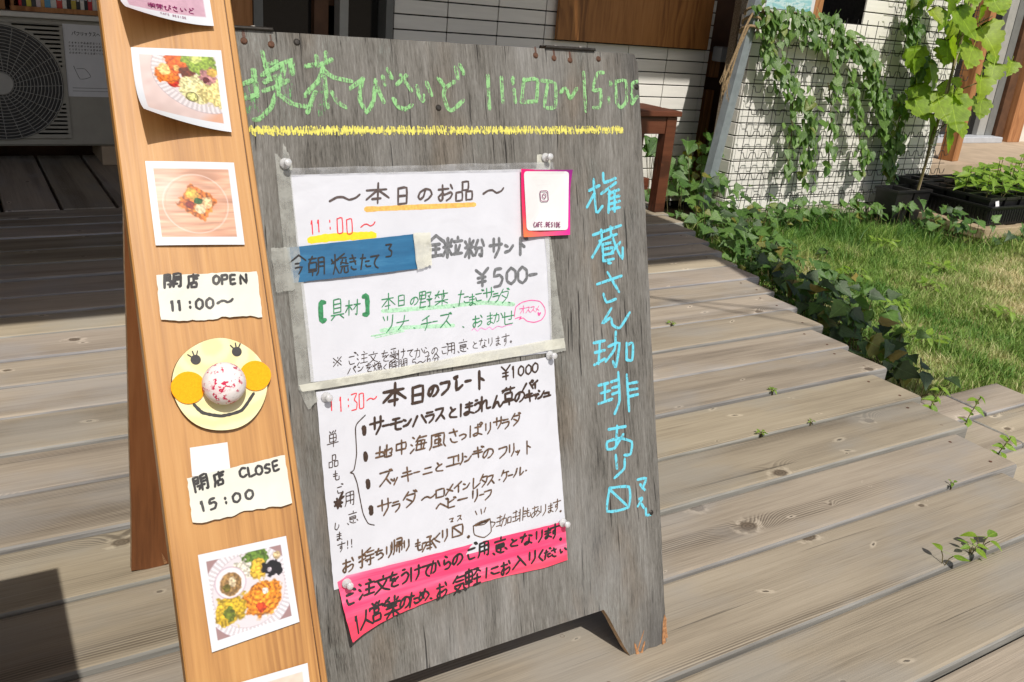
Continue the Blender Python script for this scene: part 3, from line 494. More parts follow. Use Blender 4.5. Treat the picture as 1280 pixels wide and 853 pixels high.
PT={'sheet_a':[[-457.5,631.8],[-147.1,633.1],[-155.6,414.3],[-456.2,419.8]],
'sheet_b':[[-452.1,409.1],[-155.4,409.4],[-153.1,194.6],[-452.6,195.4]],
'pinkstrip':[[-448.4,207.6],[-311.6,202.5],[-154.8,204.2],[-154.8,155.0],[-236.7,161.5],[-337.8,158.0],[-444.6,142.1]],
'blueslip':[[-468.7,559.3],[-327.0,565.4],[-325.4,527.8],[-465.6,523.5]],
'qr':[[-186.2,632.8],[-113.8,630.6],[-123.1,553.4],[-191.2,554.3]],
'qrin':[[-183.1,630.0],[-118.7,628.8],[-126.1,559.3],[-186.3,561.5]],
'ig':[[-162.1,607.2],[-150.3,606.9],[-151.2,594.2],[-163.1,594.6]],
'cafetext':[[-176.8,568.5],[-137.2,566.6]],
'tape_top':[[-467.5,638.4],[-138.6,640.4],[-139.3,631.0],[-459.2,631.1]],
'tape_left':[[-472.3,655.0],[-457.0,637.4],[-452.8,419.3],[-470.4,413.5]],
'tape_right':[[-157.7,553.4],[-149.8,553.0],[-138.0,414.6],[-158.1,412.2]],
'tape_bot':[[-469.8,419.6],[-140.4,430.6],[-139.0,417.7],[-467.2,411.3]],
'tape_sl':[[-485.0,559.6],[-466.2,560.0],[-463.7,516.8],[-484.5,515.3]],
'tape_sr':[[-329.7,566.4],[-307.5,566.1],[-309.6,531.0],[-327.5,526.2]],
'tape_tr':[[-159.4,650.0],[-140.3,648.9],[-142.8,630.2],[-161.9,631.4]],
'tape_tl':[[-461.9,662.8],[-456.6,650.1],[-455.5,635.8],[-466.8,637.6]],
'tape_bl':[[-470.2,415.1],[-454.7,417.9],[-451.2,400.5],[-462.3,392.1]],
'pins':[[-442.3,402.6],[-161.6,411.6],[-463.0,642.7],[-149.0,645.7],[-439.5,200.8],[-159.6,204.2]],
'screws':[[-490.2,761.4],[-463.7,759.4],[-437.4,763.1],[-152.4,763.4],[-126.7,761.4],[-103.7,760.1],[-61.4,763.4],[-284.1,701.3],[-3.8,731.7],[-15.9,183.8]],
'yline':[[-494.1,675.3],[-30.2,678.4]],
'squares':[[-403.4,360.2],[-404.2,331.7],[-404.0,301.2],[-403.2,271.8]],
'blot':[[-439.1,287.6]],
'c_food1':[[21.1,-31.6],[100.5,-28.2],[98.6,-109.4],[18.6,-103.8]],
'c_top':[[12.5,66.5],[96.3,74.7],[96.0,-6.5],[14.6,-13.4]],
'c_food2':[[20.8,-136.1],[97.8,-137.2],[96.7,-215.6],[20.2,-212.9]],
'c_open':[[17.6,-239.3],[105.0,-240.9],[103.6,-282.8],[16.6,-280.4]],
'face':[[58.1,-341.0],[17.7,-336.0],[101.3,-346.4],[63.5,-299.8],[52.7,-381.5]],
'eyes':[[40.0,-316.8],[75.7,-313.4]],
'cheeks':[[30.7,-340.4],[88.9,-336.8]],
'nose':[[61.6,-342.9]],
'mouth':[[33.8,-355.6],[40.1,-363.5],[55.2,-368.4],[72.9,-365.9],[85.3,-352.4]],
'c_blank':[[26.6,-391.5],[58.3,-391.6],[57.6,-417.6],[25.4,-416.2]],
'c_close':[[20.8,-416.7],[106.1,-410.7],[106.6,-453.5],[20.4,-455.6]],
'c_food3':[[21.6,-482.3],[97.5,-481.8],[98.1,-557.5],[22.3,-563.6]],
'c_bot':[[30.1,-594.3],[100.1,-593.7],[98.5,-663.6],[32.6,-665.4]]}
STR= {'A': [(3.012, 0.871), (3.037, 0.792), (3.073, 0.694), (3.138, 0.637), (3.224, 0.582), (3.309, 0.524), (3.388, 0.454), (3.453, 0.382), (3.464, 0.307), (3.479, 0.22), (3.502, 0.104)], 'A2': [(3.309, 0.524), (3.321, 0.424), (3.337, 0.333), (3.347, 0.24), (3.362, 0.145)], 'B': [(3.017, 0.849), (3.115, 0.849), (3.242, 0.844), (3.374, 0.84), (3.496, 0.792), (3.605, 0.749), (3.723, 0.705), (3.815, 0.643), (3.867, 0.566), (3.922, 0.48), (3.984, 0.395), (4.06, 0.308), (4.095, 0.214), (4.107, 0.111)], 'C': [(3.056, 0.793), (3.184, 0.781), (3.291, 0.767), (3.401, 0.752), (3.518, 0.724), (3.643, 0.687)], 'D': [(3.491, 0.722), (3.527, 0.646), (3.566, 0.575), (3.578, 0.502)], 'D2': [(3.511, 0.555), (3.573, 0.465), (3.591, 0.372), (3.61, 0.277), (3.635, 0.16)], 'E': [(3.993, 0.96), (4.03, 0.897), (4.013, 0.83), (4.072, 0.744), (4.161, 0.68), (4.181, 0.595), (4.161, 0.516), (4.127, 0.436)], 'F': [(3.636, 0.621), (3.697, 0.542), (3.752, 0.45), (3.808, 0.354), (3.873, 0.236), (3.883, 0.136)], 'G': [(4.047, 0.514), (4.096, 0.416), (4.121, 0.316), (4.147, 0.214)]}
GRP= [(3.901, 0.931, 0.087), (4.06, 0.844, 0.147), (4.281, 0.779, 0.139), (4.131, 0.71, 0.102), (4.015, 0.687, 0.043), (4.371, 0.644, 0.095), (4.519, 0.68, 0.076), (4.268, 0.576, 0.106), (4.174, 0.915, 0.063), (4.241, 0.937, 0.091), (4.373, 0.478, 0.094), (4.097, 0.447, 0.154), (4.168, 0.339, 0.142), (4.264, 0.374, 0.071), (4.347, 0.977, 0.056), (4.077, 0.975, 0.088), (3.972, 0.746, 0.092), (4.001, 0.464, 0.098), (4.128, 0.523, 0.075), (3.847, 0.872, 0.074)]
# ================================================================= SETTING
def structure(name, o): o['kind'] = 'structure'; return o
mb = MB(); mb.box(-40, 60, -40, 60, -.60, -.13)
structure('ground', link('ground', mb.mesh('ground', M['earth'])))['kind'] = 'structure'
# deck: one plank per object
SE = [-.99 + .1485 * i for i in range(10)]
SE = [-.84, -.69, -.545, -.40, -.25, -.105, .045, .19, .34, .487, .638, .803, .956, 1.108, 1.259, 1.414, 1.556, 1.702, 1.846, 1.985, 2.125, 2.270, 2.40, 2.545, 2.683, 2.83, 2.965, 3.10, 3.205, 3.315]
mb = MB()
for x in (-.9, -.1, .7, 1.40): mb.box(x, x + .07, -.84, 3.2, -.14, -.040)
deck = link('deck', mb.mesh('deck', M['deckend'])); deck['kind'] = 'structure'
def plank_mesh(x0, x1, y0, y1, th=.036, seg=1):
    m = MB(); e = .0035; z = (-th, -e, 0); r = random.uniform
    zz = [r(-.0012, .0012) for _ in range(4)]
    prof = [(y0, -th), (y0, -e * 1.4 + zz[0]), (y0 + e * .5, -e * .35 + zz[0]), (y0 + e * 1.8, zz[0]), (y1 - e * 1.8, zz[1]), (y1 - e * .5, -e * .35 + zz[1]), (y1, -e * 1.4 + zz[1]), (y1, -th)]
    n = len(prof); xs = [x0 + .0, x0 + .002, x1 - .004, x1]
    vs = []
    for i, x in enumerate(xs):
        dz = -.003 if i in (0, 3) else 0
        vs += [(x, y, zq + (dz if 0 < j < n - 1 else 0)) for j, (y, zq) in enumerate(prof)]
    fs = []
    for i in range(len(xs) - 1):
        for j in range(n): fs.append((i * n + j, i * n + (j + 1) % n, (i + 1) * n + (j + 1) % n, (i + 1) * n + j))
    fs += [tuple(range(n)), tuple((len(xs) - 1) * n + j for j in range(n))[::-1]]
    return m.add(vs, [f[::-1] for f in fs])
m = MB(); m.lathe([(.0001, -.0002), (.0018, -.0002), (.0030, .0006), (.0036, .0001)], 10); SCW = m.mesh('screw', M['rust'])
def plank_obj(m, par):
    me = m.mesh('plank', M['deck']); me.materials.append(M['deckside'])
    for p in me.polygons:
        if abs(p.normal.z) < .8: p.material_index = 1
    return link('plank', me, par)
for i in range(len(SE) - 1):
    gp_ = random.uniform(.003, .0055); y0, y1 = SE[i] + gp_, SE[i + 1] - .0055
    ym = (y0 + y1) / 2; xe = 1.767 + .40 * (SE[i] - .81) + random.uniform(-.012, .012)
    yo = ym
    m = plank_mesh(-1.6, xe, y0 - yo, y1 - yo)
    o = plank_obj(m, deck)
    for sx in (xe - .055, .62, -.35):
        for sy in (y0 - yo + .028, y1 - yo - .028):
            q = link('screw', SCW, o); q.location = (sx + random.uniform(-.006, .006), sy + random.uniform(-.005, .005), .0002); o.location = (0, yo, random.uniform(-.0015, .001))
# dimples and nail heads where boards are fixed
# boards running towards the house at the back of the deck
x = -1.05
i = 0
while x < 1.25:
    wd = .165
    m = MB(); m.box(-.5, .5, -wd / 2, wd / 2, -.035, 0, .003)
    o = part('plank', m, M['deck'], deck); o.rotation_euler = (0, 0, math.pi / 2); o.location = (x, 3.825, -.002); x += wd + .012
m = plank_mesh(1.27, 2.78, -.05, .05); o = part('plank', m, M['deck'], deck); o.location = (0, 3.37, -.001)
# lower step
mb = MB(); mb.box(1.3, 2.40, .45, 1.20, -.24, -.148); step = link('step', mb.mesh('step', M['deckend'])); step['kind'] = 'structure'
for (a, b, y0, y1) in ((1.5, 2.193, 1.115, 1.236), (2.199, 2.43, 1.112, 1.232), (1.5, 2.112, .965, 1.105), (2.118, 2.45, .967, 1.103), (1.4, 2.44, .815, .955), (1.4, 2.45, .66, .80), (1.4, 2.45, .50, .65)):
    m = plank_mesh(a, b, -(y1 - y0) / 2, (y1 - y0) / 2); o = plank_obj(m, step); o.location = (0, (y0 + y1) / 2, -.10)
# lawn soil sheet
mb = MB(); mb.add([(1.2, -2, -.125), (14, -2, -.125), (14, 3.05, -.125), (1.2, 3.05, -.125)], [(0, 1, 2, 3)])
t = NT('dry lawn soil'); v = t.obj(); nz = t.noise(v, 3, 5)
M['soil'] = t.fin(t.bsdf(t.ramp(nz, [(.3, (.15, .17, .05)), (.5, (.30, .27, .11)), (.7, (.45, .38, .2))]), .95, t.bump(t.noise(v, 90, 4), .6, .01)))
structure('lawn_soil', link('lawn_soil', mb.mesh('lawn_soil', M['soil'])))
# grass
def vn(x, y, s, seed):
    r = np.random.RandomState(seed); g = r.rand(64, 64); x = x * s + 3; y = y * s + 3
    xi = np.floor(x).astype(int) % 63; yi = np.floor(y).astype(int) % 63; fx = x - np.floor(x); fy = y - np.floor(y)
    fx = fx * fx * (3 - 2 * fx); fy = fy * fy * (3 - 2 * fy)
    return (g[yi, xi] * (1 - fx) + g[yi, xi + 1] * fx) * (1 - fy) + (g[yi + 1, xi] * (1 - fx) + g[yi + 1, xi + 1] * fx) * fy
def grass(name, n, region, hmin, hmax, seed, cols, keep):
    r = np.random.RandomState(seed); x0, x1, y0, y1 = region
    x = r.uniform(x0, x1, n); y = r.uniform(y0, y1, n)
    k = keep(x, y, r); x = x[k]; y = y[k]; n = len(x)
    h = r.uniform(hmin, hmax, n) * (.45 + 1.0 * vn(x, y, 5.5, seed + 2)) * (.7 + .6 * vn(x, y, 22, seed + 3)); a = r.uniform(0, 2 * np.pi, n); ln = r.uniform(.15, 1.15, n) * h; b = a + r.uniform(-1.2, 1.2, n)
    w = r.uniform(.0009, .0022, n)
    dx, dy = np.cos(a) * w, np.sin(a) * w; lx, ly = np.cos(b + 1.57) * ln, np.sin(b + 1.57) * ln
    z0 = np.full(n, -.126)
    V = np.stack([np.stack([x - dx, y - dy, z0], 1), np.stack([x + dx, y + dy, z0], 1),
                  np.stack([x + dx * .8 + lx * .35, y + dy * .8 + ly * .35, z0 + h * .62], 1), np.stack([x - dx * .8 + lx * .35, y - dy * .8 + ly * .35, z0 + h * .62], 1),
                  np.stack([x + lx, y + ly, z0 + h], 1)], 1).reshape(-1, 3)
    me = bpy.data.meshes.new(name); me.vertices.add(len(V)); me.vertices.foreach_set('co', V.ravel())
    base = np.arange(n)[:, None] * 5
    loops = (base + np.array([[0, 1, 2, 3, 3, 2, 4]])).ravel()
    me.loops.add(len(loops)); me.loops.foreach_set('vertex_index', loops.astype(np.int32))
    st = (np.arange(n)[:, None] * 7 + np.array([[0, 4]])).ravel()
    me.polygons.add(2 * n); me.polygons.foreach_set('loop_start', st.astype(np.int32))
    me.update(calc_edges=True)
    patch = (vn(x, y, 2.1, 21) - .5) * 1.3 + (vn(x, y, 7, 22) - .5) * 1.1 + (vn(x, y, 24, 23) - .5) * .7 + r.randn(n) * .22
    far = np.clip((y - 1.2) / 1.5, 0, 1)
    tt = np.clip(.36 + .62 * patch + .62 * (1 - far) - .22, 0, 1)
    c0, c1, c2 = (np.array(c) for c in cols)
    C3 = np.where(tt[:, None] < .5, c0 + (c1 - c0) * tt[:, None] * 2, c1 + (c2 - c1) * (tt[:, None] * 2 - 1)) * r.uniform(.75, 1.25, n)[:, None]
    ca = me.color_attributes.new('Col', 'FLOAT_COLOR', 'POINT')
    ca.data.foreach_set('color', np.concatenate([np.repeat(C3, 5, 0), np.ones((5 * n, 1))], 1).ravel().astype(np.float32))
    me.materials.append(M['grass']); o = link(name, me); o['kind'] = 'stuff'; return o
t = NT('grass blades'); a = t.n('VertexColor', {}, layer_name='Col')
M['grass'] = t.fin(t.n('MixShader', {0: .35, 1: t.bsdf(a, .6), 2: t.n('BsdfTranslucent', {0: a})}))
def edge_x(y): return 1.767 + .40 * (y - .81)
tag(grass('long_grass', 24000, (2.4, 4.4, 1.9, 2.98), .03, .085, 8, ((.08, .20, .03), (.22, .36, .06), (.46, .48, .18)),
      lambda x, y, r: (x > edge_x(y) + .12) & ~((x > 4.05) & (y > 2.38)) & (r.rand(len(x)) < np.clip((y - 2.0) / .8, 0, 1) ** 1.2 * (.25 + 1.1 * vn(x, y, 2.6, 5)))), 'long uncut green grass at the foot of the trellis wall', 'grass')
tag(grass('grass', 230000, (1.9, 6.3, .9, 3.0), .012, .038, 3, ((.10, .24, .035), (.28, .41, .09), (.72, .64, .37)),
      lambda x, y, r: (x > edge_x(y) + .05) & ~((x < 2.46) & (y < 1.24)) & ~((x > 4.12) & (y > 2.38)) & (x < 3.0 + y * 1.3)), 'short sunlit lawn of green and straw coloured grass beside the deck', 'grass')
# ---------------------------------------------------------------- tiled walls: one tile per object
def tile_mesh(w, h, d=.008):
    m = MB(); m.box(-w / 2, w / 2, -d, 0, -h / 2, h / 2, .0015); return m.mesh('tile', M['tile'])
def tiled(root, x0, x1, z0, z1, y, pw, ph, gap, side=None, skip=None):
    """tiles on the face y=const looking to -y (or the face x=const looking to -x when side is given)"""
    cache = {}
    nz = int(round((z1 - z0) / ph))
    for k in range(nz):
        x = x0
        while x < x1 - .01:
            w = min(pw, x1 - x); cx = x + w / 2; cz = z0 + (k + .5) * ph
            if not (skip and skip(cx, cz)):
                key = round(w, 3)
                if key not in cache: cache[key] = tile_mesh(w - gap[0], ph - gap[1])
                o = link('tile', cache[key], root)
                if side is None: o.location = (cx, y, cz)
                else: o.location = (side, cx, cz); o.rotation_euler = (0, 0, -math.pi / 2)
            x += w
wall = thing('tiled_wall', 'off white tiled house wall with dark joints behind the brown bench', 'wall', (0, 0, 0))
mb = MB(); mb.box(1.50, 3.19, 3.412, 3.60, -.12, 2.3); part('masonry', mb, M['mortar'], wall)
mb = MB(); mb.box(1.47, 1.50, 3.38, 3.60, -.1, 2.3); part('corner_post', mb, M['alu_dark'], wall)
tiled(wall, 1.512, 3.190, -.095, .99, 3.412, .2353, .0572, (.005, .0050))
wall2 = thing('trellis_wall', 'sunlit off white tiled garden wall carrying the black wire trellis', 'wall', (0, 0, 0))
mb = MB(); mb.box(3.062, 3.86, 3.012, 3.095, -.05, .829); mb.box(3.86, 4.58, 3.012, 4.2, -.05, 2.3); part('masonry', mb, M['mortar'], wall2)
mb = MB(); mb.box(3.054, 4.59, 3.004, 3.105, -.14, -.05); part('plinth', mb, M['plinth'], wall2)
tiled(wall2, 3.054, 4.58, -.05, 1.0, 3.012, .235, .0585, (.005, .0052), skip=lambda x, z: x < 3.86 and z > .82)
tiled(wall2, 3.013, 3.095, -.05, .826, 0, .085, .0585, (.005, .0052), side=3.062)
# trellis mesh
tr = thing('wire_trellis', 'black wire mesh trellis with wavy bars fixed on the sunlit garden wall', 'trellis', (3.05, 2.955, -.1))
mb = MB(); zt = 1.05
for i in range(21):
    x = 3.06 + i * .0755; m = MB(); r_ = random.uniform(-.004, .004)
    m.tube([(x - 3.05 + r_, 0, .02), (x - 3.05 - r_, 0, zt + (.4 if x > 3.9 else -.10))], .0017, 5); part('upright_wire', m, M['wire'], tr)
for k in range(14):
    z = .04 + k * .098; m = MB()
    xe = 1.56; xs = 0 if z < .90 else .84
    m.tube([(xs, -.004, z + .028), (xe, -.004, z + .030)], .0015, 5); part('cross_wire', m, M['wire'], tr)
    m = MB(); P = []; x = xs; 
    while x < xe:
        P += [(x, -.005, z), (x + .014, -.006, z), (x + .024, -.008, z - .024), (x + .050, -.008, z - .024), (x + .060, -.006, z)]; x += .0755
    m.tube(P, .0020, 5); part('wavy_wire', m, M['wire'], tr)
# ---------------------------------------------------------------- left part of the house: dark windows and posts
hw = thing('house', 'dark shaded house front with sliding windows between timber and grey posts', 'house', (0, 0, 0))
def bx(name, mat, x0, x1, y0, y1, z0, z1, par=None, c=.0, label=None):
    cx, cy = (x0 + x1) / 2, (y0 + y1) / 2; m = MB(); m.box(x0 - cx, x1 - cx, y0 - cy, y1 - cy, 0, z1 - z0, c)
    o = link(name, m.mesh(name, mat), par); o.location = (cx, cy, z0)
    if label: o['label'] = label
    return o
bx('post', M['framewood'], .885, .960, 3.40, 3.50, .0, 2.3, hw, .003, 'orange timber post nearest the leaning plank')
bx('post', M['alu_dark'], .962, .995, 3.39, 3.47, 0, 2.3, hw, .002)
bx('post', M['brownwall'], 1.197, 1.252, 3.42, 3.50, 0, 2.3, hw, .002)
bx('post', M['alu'], 1.282, 1.316, 3.38, 3.44, 0, 2.3, hw, .002, 'pale window stile')
bx('window_pane', M['glass'], .995, 1.197, 3.455, 3.461, .05, 2.2, hw)
bx('window_pane', M['glass'], 1.316, 1.468, 3.455, 3.461, .05, 2.2, hw)
bx('beam', M['brownwall'], .996, 1.466, 3.46, 3.50, .715, .86, hw)
bx('sill', M['alu_dark'], .96, 1.47, 3.38, 3.50, -.0, .05, hw, .002)
bx('side_wall', M['brownwall'], .90, .94, 3.50, 4.6, -.1, 2.3, hw)
bx('back_wall', M['brownwall'], -2.5, .90, 4.55, 4.65, -.1, 2.3, hw)
bx('back_wall', M['darkgap'], .94, 1.5, 4.0, 4.1, -.1, 2.3, hw)
# roof and awning that shade the front (outside the picture)
rf = thing('awning_roof', 'deep dark awning roof over the deck in front of the shaded house', 'roof', (0, 0, 2.3))
RX = 2.47 - SUN.x / -SUN.z * 2.3; RY = 2.27 - SUN.y / -SUN.z * 2.3
bx('roof_panel', M['brownwall'], -3.2, RX, RY, 4.7, 0, .04, rf); bx('roof_panel', M['brownwall'], RX + .005, 4.9, 1.97, 4.7, 0.05, .09, rf)
bx('roof_panel', M['brownwall'], -6, -3.2, .485, 4.7, 0.0, .04, rf)
bx('fascia', M['brownwall'], -3.2, RX, RY - .02, RY - .002, -.06, .06, rf)
kx, ky = SUN.x / -SUN.z * 2.34, SUN.y / -SUN.z * 2.34
m = MB(); m.prism([(2.26 - kx, 2.27 - ky), (1.97 - kx, 1.20 - ky), (2.22 - kx, 1.20 - ky), (2.48 - kx, 2.27 - ky)], 0, .06); part('shade_caster_beam', m, M['brownwall'], rf)  # unseen slab, outline shaped to cast the shade band along the deck edge
hb = hw
bx('wall', M['brownwall'], -6.5, -6.3, .5, 4.7, -.1, 2.3, hb); bx('wall', M['brownwall'], -6.3, -2.5, 4.66, 4.76, -.1, 2.3, hb)
for (ax, ay, bx_, by_) in ((.90, .72, 1.75, -.36), (1.02, .40, 1.68, -.10)):
    m = MB(); m.tube([(ax, ay, 2.32), ((ax + bx_) / 2, (ay + by_) / 2, 2.26), (bx_, by_, 2.30)], .0045, 6)
    tag(link('overhead_cable', m.mesh('overhead_cable', M['wire'])), 'thin black cable slung overhead beside the awning, %s' % ('the longer one' if ax < 1 else 'the shorter one'), 'cable', 'overhead cables')
# unseen table-like caster added beside the camera: throws the lower left corner shadow
tb = thing('shadow_caster_table', 'unseen table-shaped shadow caster added on the deck left of the plank', 'table', (-.33, .52, 0))
bx('caster_top', M['benchwood'], -.30, .283, -.50, .226, .545, .57, tb, .002)
for a in (-.26, .23):
    for b in (-.42, .17): bx('leg', M['benchwood'], a, a + .04, b, b + .04, 0, .545, tb, .002)
# ---------------------------------------------------------------- air conditioner, shelf, crates, books
ac = thing('air_conditioner', 'pale outdoor air conditioner unit with round black grille in the shade', 'air conditioner', (.15, 4.07, .08))
bx('body', M['plastic_grey'], -.50, .60, .012, .33, .0, .49, ac, .008)
mb = MB()
mb.box(-.40, .252, .0, .012, .03, .472, .004); part('front_panel', mb, M['plastic_grey'], ac)
mb = MB(); mb.prism([(math.cos(a) * .218 + .02, math.sin(a) * .218) for a in [i * math.tau / 48 for i in range(48)]], 0, .004)
o = part('fan_opening', mb, M['plastic_black'], ac); o.rotation_euler = (R(90), 0, 0); o.location = (0, -.001, .245)
for k in range(14):
    rr = .052 + k * .0125; m = MB(); m.tube([(math.cos(i * math.tau / 40) * rr + .02, math.sin(i * math.tau / 40) * rr, 0) for i in range(41)], .0016, 4, cap=False)
    o = part('grille_ring', m, M['disc'], ac); o.rotation_euler = (R(90), 0, 0); o.location = (0, -.010, .245)
for k in range(24):
    a = k * math.tau / 24; m = MB(); m.tube([(math.cos(a) * .045 + .02, math.sin(a) * .045, 0), (math.cos(a + .25) * .216 + .02, math.sin(a + .25) * .216, 0)], .0014, 4)
    o = part('grille_spoke', m, M['disc'], ac); o.rotation_euler = (R(90), 0, 0); o.location = (0, -.008, .245)
mb = MB(); mb.lathe([(.0001, .012), (.040, .012), (.045, .006), (.045, 0)], 28); o = part('grille_hub', mb, M['disc'], ac); o.rotation_euler = (R(90), 0, 0); o.location = (.02, -.006, .245)
m = MB()
for k in range(26):
    for s_ in (0, 1):
        z = .05 + k * .0165
        d = math.sqrt(max(0, .225 ** 2 - (z - .245) ** 2)); xa = .02 + d
        if xa < .235: m.box(xa, .240, -.004, -.0005, z, z + .006)
part('corner_louvre', m, M['alu_dark'], ac)
for xx in (-.35, .36): bx('foot', M['concrete'], xx, xx + .11, .0, .30, -.08, 0, ac, .004)
mb = MB(); mb.box(-.098, .098, -.0008, 0, -.139, .139)
nt_ = tag(link('notice_sheet', mb.mesh('notice_sheet', M['paper3'])), 'white printed notice sheet taped to the right of the grille', 'notice'); nt_.location = (.502, 4.080, .418)
m = MB(); H0 = lambda u, v: .0008
for j, ch in enumerate('パフリックスペース'): write(m, '', 0, [({'ペ': 'ヘ', 'ク': 'ケ'}.get(ch, ch), -60 + j * 15, 105, 13, 16)], .0022, H0)
for j in range(4):
    for i in range(14): write(m, '', 0, [(random.choice('本日品中店文のとりまい'), -78 + i * 11, 70 - j * 13, 8, 8)], .0011, H0)
for j in range(2): ribbon(m, [Vector((-.08, -.105 - j * .012)), Vector((.085, -.105 - j * .012))], .0016, H0, .0003)
ribbon(m, smooth([(-.07, -.02), (-.05, -.07), (-.01, -.06), (-.03, -.03), (-.06, -.03)]), .0018, H0, .0003)
o = part('lettering', m, M['ink_black'], nt_); o.rotation_euler = (R(90), 0, 0)
sh = thing('shelf_board', 'white shelf board lying on top of the air conditioner', 'shelf', (.1, 4.2, .572))
bx('board', M['hub'], -.7, .62, -.13, .2, 0, .020, sh, .003)
bxs = thing('book_crate', 'orange wooden crate packed with books on the white shelf', 'crate', (.42, 4.22, .594))
bx('bottom_board', M['framewood'], -.175, .20, -.12, .12, 0, .012, bxs, .001); bx('side_board', M['framewood'], -.185, -.175, -.12, .12, 0, .12, bxs); bx('side_board', M['framewood'], .20, .21, -.12, .12, 0, .12, bxs); bx('back_board', M['framewood'], -.174, .199, .11, .12, .012, .20, bxs); bx('rim_board', M['framewood'], -.19, .215, -.13, -.12, 0, .018, bxs)
x = .262
bc = [(190, 30, 40), (24, 24, 26), (215, 200, 60), (60, 60, 60), (210, 190, 190), (210, 160, 90), (90, 160, 200), (220, 220, 215), (200, 60, 50), (230, 225, 215), (26, 26, 28), (190, 170, 60), (40, 40, 40), (235, 230, 220), (22, 22, 24), (200, 40, 50), (225, 220, 210), (210, 208, 200), (190, 190, 180), (225, 225, 220)]
bn = ['red', 'black', 'yellow', 'charcoal', 'pale pink', 'tan', 'sky blue', 'white', 'brick red', 'cream', 'jet black', 'mustard', 'dark grey', 'ivory', 'thin black', 'crimson', 'pale cream', 'pale grey', 'grey', 'off white']
for i, c in enumerate(bc):
    w = random.uniform(.010, .020); h = random.uniform(.13, .17)
    mt = M.get('book%d' % i) or plain('book cover', s2l(c), .5, .1, 60)
    b = thing('book', '%s book spine %s in the orange crate' % (bn[i], 'near the left end' if i < 6 else 'in the middle' if i < 13 else 'near the right end'), 'book', (x + w / 2, 4.15, .607), 'books in the crate')
    bx('cover', mt, -w / 2, w / 2, -.04, .09, 0, h, b, .001); bx('spine_label', M['paper3'], -w * .36, w * .36, -.0412, -.0402, h * .25, h * .6, b)
    x += w + .001
    if x > .60: break
cb = thing('wooden_box', 'dark wooden box standing left of the book crate on the shelf', 'box', (.09, 4.22, .594))
bx('front_board', M['signwood'], -.3, .125, -.10, -.09, 0, .15, cb, .002); bx('side_board', M['signwood'], .115, .125, -.089, .10, 0, .15, cb)
bx('bottom_board', M['signwood'], -.3, .114, -.089, .10, 0, .01, cb)
# ---------------------------------------------------------------- orange sign board, bench, post, rope, pillar
sg = tag(bx('plywood_panel', M['signwood'], 2.26, 3.135, 3.366, 3.384, .652, 1.15, None, .002), 'orange brown plywood panel hanging on the tiled wall above the bench', 'panel')
be = thing('bench', 'dark red brown wooden bench standing behind the menu board', 'bench', (2.56, 2.87, 0))
bx('seat_slat', M['benchwood'], -1.15, .012, -.02, .10, .402, .425, be, .003); bx('seat_slat', M['benchwood'], -1.15, .012, .11, .24, .402, .425, be, .003)
bx('apron', M['benchwood'], -1.13, -.052, -.002, .020, .330, .400, be, .002); bx('end_apron', M['benchwood'], -.022, -.001, .052, .19, .330, .400, be, .002)
bx('stretcher', M['benchwood'], -1.13, -.052, .055, .085, .085, .135, be, .002)
for xx in (-1.12, -.05):
    for yy in (-.006, .19): bx('leg', M['benchwood'], xx, xx + .052, yy, yy + .045, 0, .401, be, .003)
pl_ = thing('stucco_pillar', 'rough brown stucco pillar between the steel post and garden wall', 'pillar', (0, 0, 0))
mb = MB(); mb.box(3.052, 3.13, 3.105, 3.145, -.1, .98, .006); part('shaft', mb, M['stucco'], pl_)
df = thing('timber_upright', 'orange timber upright between tiled wall and steel post', 'frame', (0, 0, 0))
bx('upright', M['framewood'], 3.235, 3.285, 3.43, 3.47, -.1, .46, df, .003); bx('upright', M['framewood'], 3.235, 3.295, 3.43, 3.47, .52, .64, df, .003)
bx('infill', M['brownwall'], 3.192, 3.60, 3.50, 3.54, -.1, 1.3, df)
gb = tag(bx('meter_box', M['greybox'], 3.225, 3.285, 3.36, 3.42, .60, .67, None, .005), 'small grey metal box fixed beside the top of the timber frame', 'box')
sp_ = thing('steel_post', 'leaning galvanised steel post tied with rope beside the garden wall', 'post', (2.852, 2.95, -.11))
m = MB(); a = math.atan((2.993 - 2.880) / .742)
m.box(-.026, .026, -.018, .018, 0, 1.35, .003); o = part('shaft', m, M['galv'], sp_); o.rotation_euler = (0, a, R(8))
m = MB(); m.tube([(.155, -.015, .99), (.158, -.030, .99)], .007, 8); part('bolt', m, M['steel'], sp_)
rp = []
for k in range(3):
    z = .835 - k * .038; cx = 2.985 - k * .006
    m_ = [(cx + .040 * math.cos(t_ * math.tau / 14), 2.953 + .034 * math.sin(t_ * math.tau / 14), z + .02 * math.cos(t_ * math.tau / 14 + 2.0)) for t_ in range(15)]
    rp.append(m_)
ro = thing('rope', 'frayed natural rope knotted round the top of the leaning steel post', 'rope', (2.975, 2.95, .8))
m = MB(); m.smooth = True
for q in rp: m.tube([(a_ - 2.975, b_ - 2.95, c_ - .8) for a_, b_, c_ in q], .006, 6)
part('coil', m, M['rope'], ro)
m = MB()
m.tube([(-.04, -.04, .03), (-.07, -.04, -.03), (-.10, -.035, -.14), (-.13, -.03, -.24), (-.125, -.02, -.29), (-.12, -.02, -.31), (-.105, -.02, -.29), (-.095, -.025, -.22), (-.08, -.03, -.12), (-.045, -.035, -.02)], .0048, 6)
for k in range(26): 
    a_ = random.uniform(-.135, -.095); z_ = -.18 - random.random() * .12; m.tube([(a_, -.025, z_), (a_ + random.uniform(-.025, .025), -.03, z_ - random.uniform(.02, .06))], .0012, 3)
part('hanging_loop', m, M['rope'], ro)
